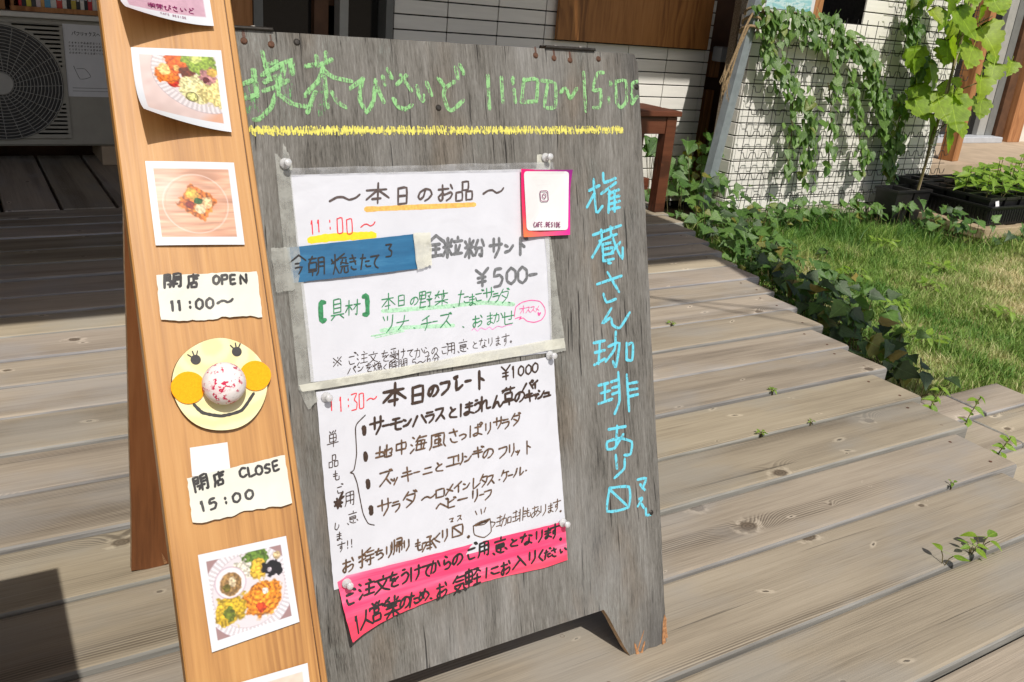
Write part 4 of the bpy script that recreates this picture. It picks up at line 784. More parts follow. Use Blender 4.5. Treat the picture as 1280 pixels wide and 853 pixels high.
# notice on top of the garden wall
nb = thing('notice_plate', 'pale blue printed plate standing on top of the garden wall', 'sign', (3.42, 3.05, .965))
bx('plate', M['paper3'], -.30, .04, 0, .006, -.125, .20, nb); 
t = NT('pale teal print'); n_ = t.noise(t.sc(t.obj(), 12, 1, 40), 1, 3); M['teal'] = t.fin(t.bsdf(t.ramp(n_, [(.4, s2l((150, 200, 205))), (.52, s2l((205, 226, 226))), (.6, s2l((120, 180, 190)))]), .4))
bx('print', M['teal'], -.275, .015, -.003, -.001, -.105, .18, nb); bx('stand', M['brownwall'], -.26, .0, .008, .03, -.134, .16, nb)
bx('window_frame', M['framewood'], .05, .12, .02, .04, -.134, .5, nb)
# ---------------------------------------------------------------- terrace and door on the right
mb = MB(); mb.box(4.59, 9.5, 3.30, 5.2, -.13, .08); t_ = link('terrace', mb.mesh('terrace', M['concrete'])); t_['kind'] = 'structure'
dr = thing('door', 'dark glazed door with grey frame above the brown terrace', 'door', (6.4, 4.2, .08))
bx('glass_panel', M['glass'], -1.9, .45, .0, .01, .03, 2.1, dr); bx('sill', M['greybox'], -.25, .62, -.14, -.003, 0, .045, dr, .004)
bx('jamb', M['alu'], .42, .52, -.04, .0, .045, 2.2, dr, .003); bx('jamb', M['alu_dark'], .53, .62, -.04, .02, .045, 2.2, dr, .003)
bx('casing', M['brownwall'], .64, .74, -.06, .02, 0, 2.2, dr, .003); bx('casing', M['framewood'], .76, .93, -.10, .02, 0, 2.2, dr, .003)
bx('wall_panel', M['hub'], .95, 2.6, -.06, .06, 0, 2.2, dr); bx('wall_panel', M['brownwall'], -2.0, -1.9, -.9, .06, 0, 2.2, dr)
gp = thing('timber_post', 'orange timber post rising behind the large grape leaves', 'post', (5.42, 3.45, .08))
bx('shaft', M['framewood'], -.045, .045, -.045, .045, 0, 1.5, gp, .003)
gp.rotation_euler = (0, 0, .2)
# ================================================================= PLANTS
def leaf_mesh(name, out, mat, fold=.25, droop=.25, L=1.0):
    """outline given as half profile (t along the midrib, half width); folded along the midrib, tip drooping"""
    vs = [];
    n = len(out)
    for t_, w in out: vs.append((0, t_ * L, -droop * t_ * t_ * L * .5))
    for s_ in (-1, 1):
        for t_, w in out: vs.append((s_ * w, t_ * L + (out[0][1] * 0), -droop * t_ * t_ * L * .5 + fold * w))
    fs = []
    for i in range(n - 1):
        fs.append((i, i + 1, n + i + 1, n + i)); fs.append((i, 2 * n + i, 2 * n + i + 1, i + 1))
    vs = vs + [(-.018, 0, .005), (.018, 0, .005), (.012, -.55, .16), (-.012, -.55, .16)]
    b = len(vs) - 4; fs.append((b, b + 3, b + 2, b + 1))
    me = bpy.data.meshes.new(name); me.from_pydata(vs, [], fs); me.materials.append(mat)
    me.polygons.foreach_set('use_smooth', [True] * len(me.polygons)); me.update(); return me
IVY = [(-.22, .02), (-.30, .24), (-.12, .40), (.02, .50), (.14, .36), (.34, .33), (.52, .20), (.72, .12), (1.0, .0)]
HEART = [(-.12, .02), (-.22, .20), (-.10, .36), (.12, .44), (.38, .38), (.62, .24), (.82, .11), (1.0, .0)]
OVAL = [(-.03, .01), (.08, .15), (.26, .23), (.48, .23), (.72, .14), (.88, .06), (1.0, .0)]
GRAPE = [(-.04, .02), (-.24, .08), (-.32, .22), (-.24, .36), (-.26, .46), (-.10, .50), (.00, .60), (.14, .58), (.16, .46), (.22, .38), (.32, .48), (.44, .46), (.48, .40), (.60, .36), (.60, .24), (.74, .22), (.82, .10), (.92, .01)]
LM = {k: [leaf_mesh('leaf', [(a, b * (1 + .12 * j)) for a, b in o], M[m], f, d) for j, (f, d) in enumerate(((.25, .3), (.45, .6), (.1, -.1)))] for k, o, m in
      (('ivy', IVY, 'ivy'), ('ivyd', IVY, 'ivy_dark_shade'), ('heart', HEART, 'vine'), ('grape', GRAPE, 'grape'), ('seed', OVAL, 'seed'), ('oval', OVAL, 'vine'))}
def leaf(par, kind, p, size, nrm, tip, jit=.35):
    o = link('leaf', random.choice(LM[kind]), par)
    n = (Vector(nrm) + Vector([random.uniform(-jit, jit) for _ in range(3)])).normalized()
    t_ = Vector(tip) + Vector([random.uniform(-jit, jit) for _ in range(3)]); t_ = (t_ - n * t_.dot(n)).normalized()
    x_ = t_.cross(n)
    o.matrix_local = Matrix(((x_.x * size, t_.x * size, n.x * size, p[0]), (x_.y * size, t_.y * size, n.y * size, p[1]), (x_.z * size, t_.z * size, n.z * size, p[2]), (0, 0, 0, 1)))
    return o
# climbers on the trellis: one plant per strand
SW = dict(A='at its left end, running down from the top corner', A2='hanging short beside the left climber', B='arching over the middle then trailing down thickly', C='lying along the top edge of the wall', D='dangling as a thin sprig below the arch', D2='hanging pale and thin in the middle', E='winding down at the right of the mesh', F='trailing under the arch in the right half', G='climbing low beside the grape vine')
for k, P in STR.items():
    ox, oz = P[-1]; root = thing('climbing_vine', 'green climber on the wire trellis, ' + SW[k], 'vine', (ox, 2.93, oz), 'climbers on the trellis')
    P = [(a, min(b, .835) if a < 3.85 else b) for a, b in P]
    pts = [Vector((a - ox, random.uniform(-.008, .008), b - oz)) for a, b in P]
    sm = []
    for i in range(len(pts) - 1):
        for j in range(6): sm.append(pts[i].lerp(pts[i + 1], j / 6) + Vector((math.sin(i * 3 + j) * .006, 0, math.cos(i * 2 + j) * .004)))
    m = MB(); m.tube(sm, .0030, 5)
    if k == 'B': m.tube([q + Vector((.012 * math.sin(i * .5), -.01, .01 * math.cos(i * .6))) for i, q in enumerate(sm)], .0035, 5)
    part('stem', m, M['stem'], root)
    dens = {'B': 5.6, 'A': 3.6, 'E': 4.2, 'F': 2.0, 'C': 2.0, 'D2': 1.1, 'D': 1.0, 'A2': 1.3, 'G': 1.8}[k]
    for i, q in enumerate(sm):
        c = int(dens) + (random.random() < dens % 1)
        for _ in range(c):
            sp_r = .040 if k in ('B', 'A', 'E') else .028
            p = q + Vector((random.gauss(0, sp_r * .7), random.uniform(-.03, .012), random.gauss(-.008, sp_r * .6)))
            leaf(root, 'oval' if random.random() < .7 else 'heart', p, random.uniform(.030, .054), (-.15, -.75, .45), (random.uniform(-.4, .35), -.2, -1.0), .38)
# grape vine with large lobed leaves
gv = thing('grape_vine', 'grape vine with large bright yellow green lobed leaves tied to a stake', 'vine', (4.13, 2.74, -.05))
m = MB(); m.tube([(.0, .02, 0), (.01, .01, .2), (-.01, .0, .4), (.02, -.01, .62), (.0, .0, .85), (.03, 0, 1.1)], .006, 6, .003)
m.tube([(.01, 0, .55), (.10, -.03, .63), (.22, -.02, .66), (.36, -.02, .70)], .003, 5); m.tube([(-.01, 0, .40), (.08, -.02, .48), (.20, -.01, .55)], .003, 5); m.tube([(0, 0, .85), (.1, -.02, .93), (.2, -.02, .97)], .003, 5)
part('stem', m, M['stem'], gv)
for i, (x, z, d) in enumerate(GRP):
    for rep in range(1 if i % 3 else 2):
        q = (x - 4.13 + (rep * random.uniform(-.04, .05)), (2.68 if rep == 0 else 2.80) - 2.74 + random.uniform(-.03, .03), z + .05 + d * .42 + rep * .02)
        leaf(gv, 'grape', q, d * 1.0, (-.25, -.80, .45) if i % 4 else (.5, -.6, .3), (random.uniform(-.4, .4), -.2, -.9), .28)
for _ in range(22):
    x, z = random.uniform(4.00, 4.34), random.uniform(.45, 1.05)
    leaf(gv, 'grape', (x - 4.13, random.uniform(2.80, 2.90) - 2.74, z + .05), random.uniform(.06, .12), (-.2, -.8, .5), (random.uniform(-.5, .5), -.2, -.9), .4)
sk = thing('bamboo_stake', 'thin brown stake carrying the grape vine beside the trellis', 'stake', (4.135, 2.76, -.12))
m = MB(); m.tube([(0, 0, 0), (.02, -.01, .5), (.05, -.02, 1.3)], .008, 7, .006); part('cane', m, M['palewood'], sk)
m = MB(); 
for z in (.42, .86): m.tube([(-.01, -.016, z), (.012, -.022, z + .002), (.05, -.01, z + .004)], .003, 5)
part('plant_tie', m, M['paper3'], sk)
# ivy along the deck edge
def ivy_plant(lab, cx, cy, n, sx, sy, h, dark=0.0, big=1.0, z0=-.11):
    root = thing('ivy_plant', lab, 'ivy', (cx, cy, z0), 'ivy growing along the deck edge'); m = MB()
    m.tube([(-.02 + i * .01, (i - 5) * sy * .4, .02 + .02 * math.sin(i * 1.7)) for i in range(11)], .0022, 5)
    for _ in range(n):
        px = random.gauss(0, sx); py = random.gauss(0, sy); e = edge_x(cy + py) - cx
        if px < e - .03: px = e - .03 + random.random() * .05
        if py + cy > 2.98: py = 2.98 - cy
        hh = h * random.uniform(.25, 1.0)
        p = (px, py, hh)
        if random.random() < .5: m.tube([(px * .85 + .01, py * .9, 0), (px * .95, py, hh * .6), p], .0013, 4)
        s = random.uniform(.028, .060) * big
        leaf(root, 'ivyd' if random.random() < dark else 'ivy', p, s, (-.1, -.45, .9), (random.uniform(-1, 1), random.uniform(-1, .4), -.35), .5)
    if m.v: part('stem', m, M['stem'], root)
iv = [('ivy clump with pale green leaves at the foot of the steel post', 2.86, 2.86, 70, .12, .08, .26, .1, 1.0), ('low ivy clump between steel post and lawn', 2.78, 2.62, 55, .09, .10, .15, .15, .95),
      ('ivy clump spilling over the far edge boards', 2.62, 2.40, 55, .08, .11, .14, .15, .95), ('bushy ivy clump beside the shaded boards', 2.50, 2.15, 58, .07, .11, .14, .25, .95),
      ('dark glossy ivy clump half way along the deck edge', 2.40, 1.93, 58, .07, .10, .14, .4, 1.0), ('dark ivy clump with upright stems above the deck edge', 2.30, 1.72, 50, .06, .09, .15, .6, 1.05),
      ('ivy leaves coloured darker for shade along the edge boards', 2.20, 1.52, 36, .045, .09, .14, .6, 1.1), ('last sparse ivy sprig before the step', 2.09, 1.34, 20, .03, .08, .13, .5, 1.05),
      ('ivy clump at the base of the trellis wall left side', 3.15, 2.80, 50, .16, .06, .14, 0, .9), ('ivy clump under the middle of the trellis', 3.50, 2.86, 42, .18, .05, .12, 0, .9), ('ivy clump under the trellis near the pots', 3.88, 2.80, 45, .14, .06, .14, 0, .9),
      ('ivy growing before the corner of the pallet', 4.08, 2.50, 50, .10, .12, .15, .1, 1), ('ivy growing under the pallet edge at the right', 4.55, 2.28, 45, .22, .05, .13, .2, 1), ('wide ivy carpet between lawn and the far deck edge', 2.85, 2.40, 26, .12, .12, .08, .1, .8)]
for lab, cx, cy, n, sx, sy, h, dk, bg_ in iv: ivy_plant(lab, cx, cy, n, sx, sy, h, dk, bg_)
# ivy at the foot of the tiled wall, behind the bench
for lab, cx, cy, n in (('ivy sprouting between the bench leg and tiled wall', 2.72, 3.12, 42), ('ivy climbing low beside the timber frame', 3.02, 3.10, 48), ('ivy leaves behind the bench next to the board', 2.50, 3.20, 34)):
    root = thing('ivy_plant', lab, 'ivy', (cx, cy, -.02), 'ivy by the tiled wall'); m = MB()
    for _ in range(n):
        p = (random.gauss(0, .09), random.uniform(-.06, .08), random.uniform(.02, .30)); m.tube([(p[0] * .5, 0, 0), p], .0013, 4)
        leaf(root, 'ivy', p, random.uniform(.04, .075), (-.15, -.7, .6), (random.uniform(-.8, .8), -.3, -.6), .45)
    part('stem', m, M['stem'], root)
# seedlings in gaps of the deck
wd = [(1.283, .646, 'three round leaves in the nearest deck gap', .030, 2), (1.358, .646, 'a tuft of small pointed leaves in the nearest deck gap', .024, 5), (1.388, .648, 'two long leaves at the right end of the nearest weeds', .032, 3),
      (1.347, 1.110, 'tiny weed in a deck gap right of the board', .012, 6), (1.497, 1.110, 'tiniest weed speck in a deck gap', .010, 3), (1.540, 1.262, 'small flat weed in the deck gap below the wall shadow', .012, 6), (1.615, 1.706, 'small dark weed in a gap right beside the board edge', .014, 5), (1.545, .806, 'weed by the split board edge', .012, 3)]
for x, y, lab, s, n in wd:
    w_ = thing('weed', lab, 'weed', (x, y, -.004), 'weeds in the deck gaps'); m = MB()
    for i in range(n):
        a = i * 2.4 + x * 9; r_ = s * .35; m.tube([(0, 0, -.01), (math.cos(a) * r_ * .5, math.sin(a) * r_ * .5, s * .5), (math.cos(a) * r_, math.sin(a) * r_, s * .75)], .0009, 4)
        leaf(w_, 'seed', (math.cos(a) * r_, math.sin(a) * r_, s * .75), s * random.uniform(.7, 1), (0, -.2, 1), (math.cos(a), math.sin(a), .1), .2)
    part('stem', m, M['stem'], w_)
for x, y, h, lab in ((1.985, 1.05, .11, 'upright weed with narrow leaves rising from the step joint'), (1.93, .93, .07, 'bushy weed with round leaves in the step corner'), (1.99, 1.15, .09, 'thin curved weed sprig at the far side of the step')):
    w_ = thing('weed', lab, 'weed', (x, y, -.105), 'weeds by the step'); m = MB(); m.tube([(0, 0, 0), (.01, 0, h * .5), (.03, -.005, h)], .0014, 4)
    for i in range(9):
        f = .3 + .7 * i / 8; a = i * 2.2; leaf(w_, 'seed', (.03 * f, 0, h * f), random.uniform(.022, .034), (0, -.4, 1), (math.cos(a), math.sin(a), .2), .3)
    part('stem', m, M['stem'], w_)
for i, (x, y, lab) in enumerate(((2.55, 1.55, 'nearest the step'), (2.75, 1.80, 'in the dry middle patch'), (3.15, 1.95, 'right of the dry patch'), (2.95, 2.15, 'in the shaded left half of the lawn'), (3.45, 2.10, 'before the pallet'), (3.55, 2.45, 'near the corner pot'), (3.10, 1.62, 'at the right front of the lawn'))):
    w_ = thing('lawn_weed', 'flat leafy weed rosette growing in the lawn ' + lab, 'weed', (x, y, -.125), 'weeds in the lawn'); m = MB()
    for k in range(11):
        a = k * 2.4; r_ = random.uniform(.01, .05); m.tube([(0, 0, 0), (math.cos(a) * r_, math.sin(a) * r_, .03)], .0012, 4)
        leaf(w_, 'seed', (math.cos(a) * r_, math.sin(a) * r_, random.uniform(.028, .05)), random.uniform(.025, .05), (0, -.3, 1), (math.cos(a), math.sin(a), .1), .3)
    part('stem', m, M['stem'], w_)
# pallet, trays, pots, seedlings
pa = thing('timber_pallet', 'low pale timber pallet edge under the black plant trays', 'pallet', (4.18, 2.38, -.125))
bx('front_beam', M['palewood'], 0, 1.9, 0, .04, .035, .085, pa, .003); bx('side_beam', M['palewood'], -.002, .038, .042, .60, .035, .085, pa, .003)
for i in range(6): bx('deck_board', M['palewood'], .05 + i * .3, .25 + i * .3, .042, .60, .060, .083, pa, .002)
bx('foot_block', M['palewood'], .02, .10, .005, .09, 0, .034, pa); bx('foot_block', M['palewood'], .9, .98, .005, .09, 0, .034, pa)
def tray(lab, x, y, lx, ly, h=.085, rz=0):
    root = thing('plant_tray', lab, 'tray', (x, y, -.038), 'black plant trays on the pallet'); root.rotation_euler = (0, 0, rz)
    m = MB(); tk = .004
    m.box(0, lx, 0, ly, 0, .006); m.box(0, lx, 0, tk, .007, h); m.box(0, lx, ly - tk, ly, .007, h); m.box(0, tk, tk + .001, ly - tk - .001, .007, h); m.box(lx - tk, lx, tk + .001, ly - tk - .001, .007, h)
    for i in range(int(lx / .022)): m.box(.008 + i * .022, .014 + i * .022, -.004, -.0005, .01, h - .012)
    for i in range(int(ly / .022)): m.box(-.004, -.0005, .008 + i * .022, .014 + i * .022, .01, h - .012)
    part('shell', m, M['plastic_black'], root)
    m = MB(); m.box(-.012, lx + .012, -.012, .004, h + .001, h + .008); m.box(-.012, lx + .012, ly - .004, ly + .012, h + .001, h + .008); m.box(-.012, .004, .005, ly - .005, h + .001, h + .008); m.box(lx - .004, lx + .012, .005, ly - .005, h + .001, h + .008)
    part('rim', m, M['plastic_black'], root)
    return root
tray('long black tray nearest the pallet corner, full of leafy seedlings', 4.27, 2.43, .42, .40); tray('black tray to the right of the corner tray', 4.72, 2.43, .42, .40); tray('third black tray cut by the frame edge', 5.17, 2.45, .42, .38)
def pot(lab, x, y, z, s, h, grp='black nursery pots'):
    p = thing('nursery_pot', lab, 'pot', (x, y, z), grp)
    m = MB(); q = s * .5
    def ring(a, zz): return [(-a, -a, zz), (a, -a, zz), (a, a, zz), (-a, a, zz)]
    vs = ring(q * .78, 0) + ring(q, h) + ring(q * .93, h) + ring(q * .9, h * .85)
    m.add(vs, [(3, 2, 1, 0)] + [(k * 4 + j, k * 4 + (j + 1) % 4, k * 4 + 4 + (j + 1) % 4, k * 4 + 4 + j) for k in range(3) for j in range(4)]); part('pot_body', m, M['plastic_black'], p)
    m = MB(); m.box(-q * 1.08, q * 1.08, -q * 1.08, -q * .96, h - .010, h + .002); m.box(-q * 1.08, q * 1.08, q * .96, q * 1.08, h - .010, h + .002); m.box(-q * 1.08, -q * .96, -q * .95, q * .95, h - .010, h + .002); m.box(q * .96, q * 1.08, -q * .95, q * .95, h - .010, h + .002); part('rim', m, M['plastic_black'], p)
    m = MB(); m.add(ring(q * .9, h * .84), [(0, 1, 2, 3)]); part('soil', m, M['earth'], p); return p
def seedling(x, y, z, h, n, lab, s=.06):
    w_ = thing('seedling', lab, 'seedling', (x, y, z), 'seedlings in the black trays'); m = MB()
    for j in range(2):
        ex, ey = random.uniform(-.03, .03), random.uniform(-.03, .03); m.tube([(0, 0, 0), (ex * .5, ey * .5, h * .5), (ex, ey, h)], .0018, 4)
        for i in range(n):
            f = .35 + .65 * i / (n - 1); a = i * 2.4 + j
            leaf(w_, 'seed', (ex * f + math.cos(a) * .012, ey * f + math.sin(a) * .012, h * f), s * random.uniform(.7, 1.2), (-.1, -.3, 1), (math.cos(a), math.sin(a), .15), .3)
    part('stem', m, M['stem'], w_)
pn = 0
PW = ['front', 'second', 'third', 'back']
for tx in range(9):
    for ty in range(3):
        x = 4.34 + tx * .135; y = 2.51 + ty * .125
        pot('black pot in the %s row of the trays, column %s from the pallet corner' % (PW[ty], ['one', 'two', 'three', 'four', 'five', 'six', 'seven', 'eight', 'nine'][tx]), x, y, -.030, .115, .12)
        if ty < 3 and not (tx == 0 and ty == 2):
            seedling(x, y, .07, random.uniform(.08, .17), 6, 'yellow green seedling in the %s row pot, column %s' % (PW[ty], ['one', 'two', 'three', 'four', 'five', 'six', 'seven', 'eight', 'nine'][tx]), random.uniform(.055, .085))
for i, (x, y, h) in enumerate(((4.02, 2.80, .15), (4.16, 2.80, .15), (4.30, 2.90, .14), (4.44, 2.93, .14), (4.58, 2.93, .13), (4.72, 2.93, .13), (4.86, 2.93, .13), (5.0, 2.93, .13), (5.14, 2.93, .13))):
    pot('tall black pot %s' % ['nearest the trellis', 'just under the grape vine', 'behind the corner of the trays', 'at the back of the corner tray', 'behind the trays, left of the middle', 'behind the trays in the middle', 'behind the trays right of the middle', 'far back near the terrace', 'far back by the frame edge'][i], x, y, -.125 if i < 2 else -.04, .13, h + (.05 if i < 2 else 0), 'tall black pots behind the trays')
m = MB(); m.add([(-.012, 0, 0), (.012, 0, 0), (.012, 0, .05), (-.012, 0, .05)], [(0, 1, 2, 3)])
m = MB(); m.box(-.010, .010, 0, .0012, 0, .05); pt_ = tag(link('plant_label', m.mesh('plant_label', M['paper3'])), 'small white plant label stuck in the front tray', 'label'); pt_.location = (4.335, 2.435, .04); pt_.rotation_euler = (R(-25), 0, R(-20))
# ================================================================= SANDWICH BOARD
P0 = Vector((0.739626, 0.693252, 0)); VV = Vector((0, .290674, .956822)); NN = Vector((0, -.956822, .290674))
def frame(o, U, V_, N_): return Matrix(((U.x, V_.x, N_.x, o.x), (U.y, V_.y, N_.y, o.y), (U.z, V_.z, N_.z, o.z), (0, 0, 0, 1)))
MBD = frame(P0, Vector((1, 0, 0)), VV, NN)
def on(Mx, x, y, z=0): return Mx @ Matrix.Translation((x, y, z))
BW = .600; BH = .772; TH = .010
sbd = thing('menu_board', 'weathered grey plywood sandwich board with chalk writing and pinned menu sheets', 'sign', mat4=MBD)
def board_outline(w, h, seed, rough=1.0, notch=True):
    r = random.Random(seed); P = []
    def run(a, b, n, j):
        for i in range(n):
            f = i / n; P.append((a[0] + (b[0] - a[0]) * f + r.uniform(-j, j), a[1] + (b[1] - a[1]) * f + r.uniform(-j, j)))
    run((-.600, .0), (-.536, .0), 6, .0012 * rough); run((-.536, 0), (-.499, .0747), 5, .0006)
    run((-.499, .0747), (-.101, .0747), 8, .0002); run((-.101, .0747), (-.064, 0), 5, .0006)
    run((-.064, 0), (-.004, .001), 8, .0016 * rough); run((-.001, .002), (0, h - .012), 26, .0007)
    run((-.0005, h - .010), (-.005, h - .001), 3, .0003); run((-.006, h), (-.594, h), 22, .0004); run((-.596, h), (-.6, h - .006), 2, .0003); run((-.6, h - .01), (-.6, .003), 12, .0004)
    return P
def plate(out, z0, z1, mat_face, mat_edge):
    n = len(out); me = bpy.data.meshes.new('panel')
    vs = [(x, y, z0) for x, y in out] + [(x, y, z1) for x, y in out]
    fs = [tuple(range(n))[::-1], tuple(range(n, 2 * n))] + [(i, (i + 1) % n, n + (i + 1) % n, n + i) for i in range(n)]
    me.from_pydata(vs, [], fs); me.materials.append(mat_face); me.materials.append(mat_edge)
    for i, p in enumerate(me.polygons): p.material_index = 0 if i < 2 else 1
    me.update(); return me
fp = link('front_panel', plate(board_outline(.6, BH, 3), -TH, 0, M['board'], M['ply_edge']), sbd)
# rear panel (in the board's own space: rotated about the top edge)
top = P0 + VV * BH - NN * (TH + .004)
foot = Vector((P0.x, 1.135, 0)); d = (top - foot).normalized(); rn = Vector((1, 0, 0)).cross(d)
MR = frame(foot + Vector((0, 0, 0)), Vector((1, 0, 0)), d, rn)
Lr = (top - foot).length
rp_ = link('rear_panel', plate([(x, y * Lr / BH) for x, y in board_outline(.6, BH, 8, 2.5)], -.009, 0, M['redply'], M['ply_edge']), sbd)
rp_.matrix_local = MBD.inverted() @ MR; rp_['label'] = 'red brown plywood rear panel seen left of the leaning plank'
for hx in (-.497, -.103):
    m = MB(); m.box(-hx * 0 - .036, .036, -.0, .0032, -.016, .004, .001)
    m.tube([(-.034, .0035, -.012), (.034, .0035, -.012)], .0032, 8)
    o = part('hinge', m, M['steel_dark'], sbd); o.location = (hx + (0 if hx > -.3 else .0), BH, 0)
    m = MB(); m.lathe([(.0001, .0022), (.003, .0018), (.0038, 0)], 10)
    for dx in (-.018, .018): q = part('screw', m, M['steel'], o); q.rotation_euler = (R(-90), 0, 0); q.location = (dx, .0033, -.004)
scw = MB(); scw.lathe([(.0001, .0016), (.0022, .0015), (.0034, .0004), (.0036, 0)], 10); sme = scw.mesh('screw', M['steel_dark']); rme = scw.mesh('screw', M['rust'])
for i, (u, v) in enumerate(PT['screws']):
    o = link('screw', sme if i in (2, 7, 8, 9) else rme, sbd); o.location = (u / 1000, v / 1000, .0001)
m = MB()
for u, v, s in ((-.4902, .7614, 1), (-.4637, .7594, .4), (-.1524, .7634, .8), (-.1267, .7614, 1), (-.1037, .7601, 1)):
    ribbon(m, [Vector((u, v + .009)), Vector((u + .0004, v + .004)), Vector((u, v))], .0030 * s, flat, .00012)
part('rust_stain', m, M['ink_rust'] if 'ink_rust' in M else inkm('rust stain', (.12, .05, .03), trans=.35), sbd)
# torn plies on the feet
for (u, v, w, h, a, z) in ((-.0035, .006, .009, .034, 0, .0006), (-.006, .0, .006, .020, 2, .0012), (-.050, -.003, .005, .020, 18, .0006), (-.045, -.002, .0035, .017, -22, .001), (-.052, .002, .002, .030, -27, .0004)):
    m = MB(); ca, sa = math.cos(R(a)), math.sin(R(a)); P = [(-w / 2, 0), (w / 2, .001), (w * .35, h * .5), (w * .45, h * .8), (w * .1, h), (-w * .25, h * .7), (-w * .4, h * .4)]
    m.prism([(u + x * ca - y * sa, v + x * sa + y * ca) for x, y in P], -.004, z); part('splinter', m, M['splinter'], sbd)
for (u, v, w, h, a) in ((-.556, .002, .0045, .026, 14), (-.5495, .0, .004, .02, -34)):
    m = MB(); ca, sa = math.cos(R(a)), math.sin(R(a)); P = [(-w / 2, 0), (w / 2, .001), (w * .35, h * .5), (w * .1, h), (-w * .4, h * .4)]
    m.prism([(u + x * ca - y * sa, v + x * sa + y * ca) for x, y in P], -.002, .0015); o = part('splinter', m, M['splinter'], sbd); o.matrix_local = MBD.inverted() @ MR
# chalk writing on the board
def smear(mb, u, v, w, h, lift): mb.add([(u - w, v - h, lift), (u + w, v - h * .9, lift), (u + w, v + h, lift), (u - w * .8, v + h * .8, lift)], [(0, 1, 2, 3)])
m = MB()
for k, st in enumerate(polys(S_title)): ribbon(m, smooth(st, 4), .0045, flat, nextlift(), 1)
for k, st in enumerate(polys(S_title)):
    if k % 3 == 0: ribbon(m, [q + Vector((random.uniform(-.001, .001), .0006)) for q in smooth(st, 4)], .0042, flat, nextlift() + .0005, .8)
part('chalk_lettering', m, M['chalk_green'], sbd)
m = MB(); smear(m, -.488, .708, .008, .016, .00024); smear(m, -.452, .716, .006, .012, .00022); smear(m, -.462, .733, .007, .009, .00020); smear(m, -.418, .71, .004, .020, .00022)
part('chalk_smear', m, M['chalk_smear'], sbd)
m = MB(); (u0, v0), (u1, v1) = PT['yline']; u = u0
while u < u1:
    f = (u - u0) / (u1 - u0); v = v0 + (v1 - v0) * f; a = random.uniform(-1.8, 1.8)
    ribbon(m, [Vector(((u + a) / 1000, (v + random.uniform(2.6, 5.0)) / 1000)), Vector((u / 1000, v / 1000)), Vector(((u - a) / 1000, (v - random.uniform(2.4, 4.6)) / 1000))], .0017, flat, nextlift(), 1); u += random.uniform(1.3, 2.9)
ribbon(m, [Vector(((u0 + (u1 - u0) * i / 20) / 1000, (v0 + (v1 - v0) * i / 20 + random.uniform(-1, 1)) / 1000)) for i in range(21)], .003, flat, .0002, 1)
part('chalk_underline', m, M['chalk_yellow'], sbd)
m = MB()
for st in polys(S_blue): ribbon(m, smooth(st, 4), .0037, flat, nextlift(), 1)
part('chalk_lettering', m, M['chalk_blue'], sbd, label='light blue vertical chalk lettering')
# ---------------------------------------------------------------- sheets on the board
def sheet(name, label, cat, Mx, quad, mat, nx, ny, H, bot=None, group=None, wob=0.0, seed=0, thick=.0):
    """thin sheet over the corner quad TL TR BR BL (mm), raised by H(u,v)"""
    r = random.Random(seed); q = [Vector((a / 1000, b / 1000)) for a, b in quad]; c = sum(q, Vector((0, 0))) / 4
    root = thing(name, label, cat, mat4=on(Mx, c.x, c.y), group=group)
    m = MB(); m.smooth = True; vs = []
    for j in range(ny + 1):
        for i in range(nx + 1):
            s, t_ = i / nx, j / ny; p = (q[0].lerp(q[1], s)).lerp(q[3].lerp(q[2], s), t_)
            if bot: p = p + Vector((0, bot(s) * t_))
            if wob and (i in (0, nx) or j in (0, ny)): p = p + Vector((r.uniform(-wob, wob), r.uniform(-wob, wob)))
            vs.append((p.x - c.x, p.y - c.y, H(p.x, p.y)))
    n = nx + 1; fs = [(j * n + i, (j + 1) * n + i, (j + 1) * n + i + 1, j * n + i + 1) for j in range(ny) for i in range(nx)]
    m.add(vs, fs); part('sheet', m, mat, root); return root, c
def onto(root, c, name, mb, mat, label=None):
    mb.v = [(x - c.x, y - c.y, z) for x, y, z in mb.v]; return part(name, mb, mat, root, label=label)
def wr(amp, sx, sy, ph=0): return lambda u, v: amp * (math.sin(u * sx + v * 11 + ph) * math.cos(v * sy + ph * 2 + math.sin(u * 9)) * .5 + .5)
TX = {}
for n_, a_, it in TXT: TX.setdefault(n_, []).append((a_, it))
# upper menu sheet
HA_ = wr(.0011, 22, 25); HA = lambda u, v: .0008 + HA_(u, v)
rt, c = sheet('menu_sheet', 'upper white handwritten menu sheet framed with clear tape', 'paper', MBD, PT['sheet_a'], M['paper'], 36, 26, HA, wob=.0002)
def ink(names, w, mat, H, root, c, nm='lettering', taper=.8, extra=None):
    m = MB()
    for n_ in names:
        for a_, it in TX.get(n_, []): write(m, '', a_, it, w, H, taper)
    if extra:
        for st, ww in extra: ribbon(m, smooth(st, 5), ww, H, nextlift(), .9)
    return onto(root, c, nm, m, mat)
under = lambda S, w, mat, H, dz=0: None
def marks(S, w, mat, H, root, c, nm='underline', lift=.00012):
    m = MB()
    for k, st in enumerate(polys(S)): ribbon(m, smooth(st, 8), w, H, lift + k * .00003, 1)
    return onto(root, c, nm, m, mat)
marks(S_orng, .0055, M['ink_orange'], HA, rt, c); marks(S_yel, .0082, M['ink_yellow'], HA, rt, c); marks(S_gl1, .0048, M['ink_lgreen'], HA, rt, c); marks(S_gl2, .0045, M['ink_lgreen'], HA, rt, c); marks(S_wavy, .0012, M['ink_mauve'], HA, rt, c)
m = MB()
for a, b, w in ((0, -.0045, .0016), (.004, -.007, .0012), (.003, -.005, .0012)):
    s0 = polys(S_gl2)[0]; ribbon(m, [s0[0] + Vector((a - .012, b)), s0[1] + Vector((a, b * .6))], w, HA, .0002)
onto(rt, c, 'underline', m, M['ink_lgreen'])
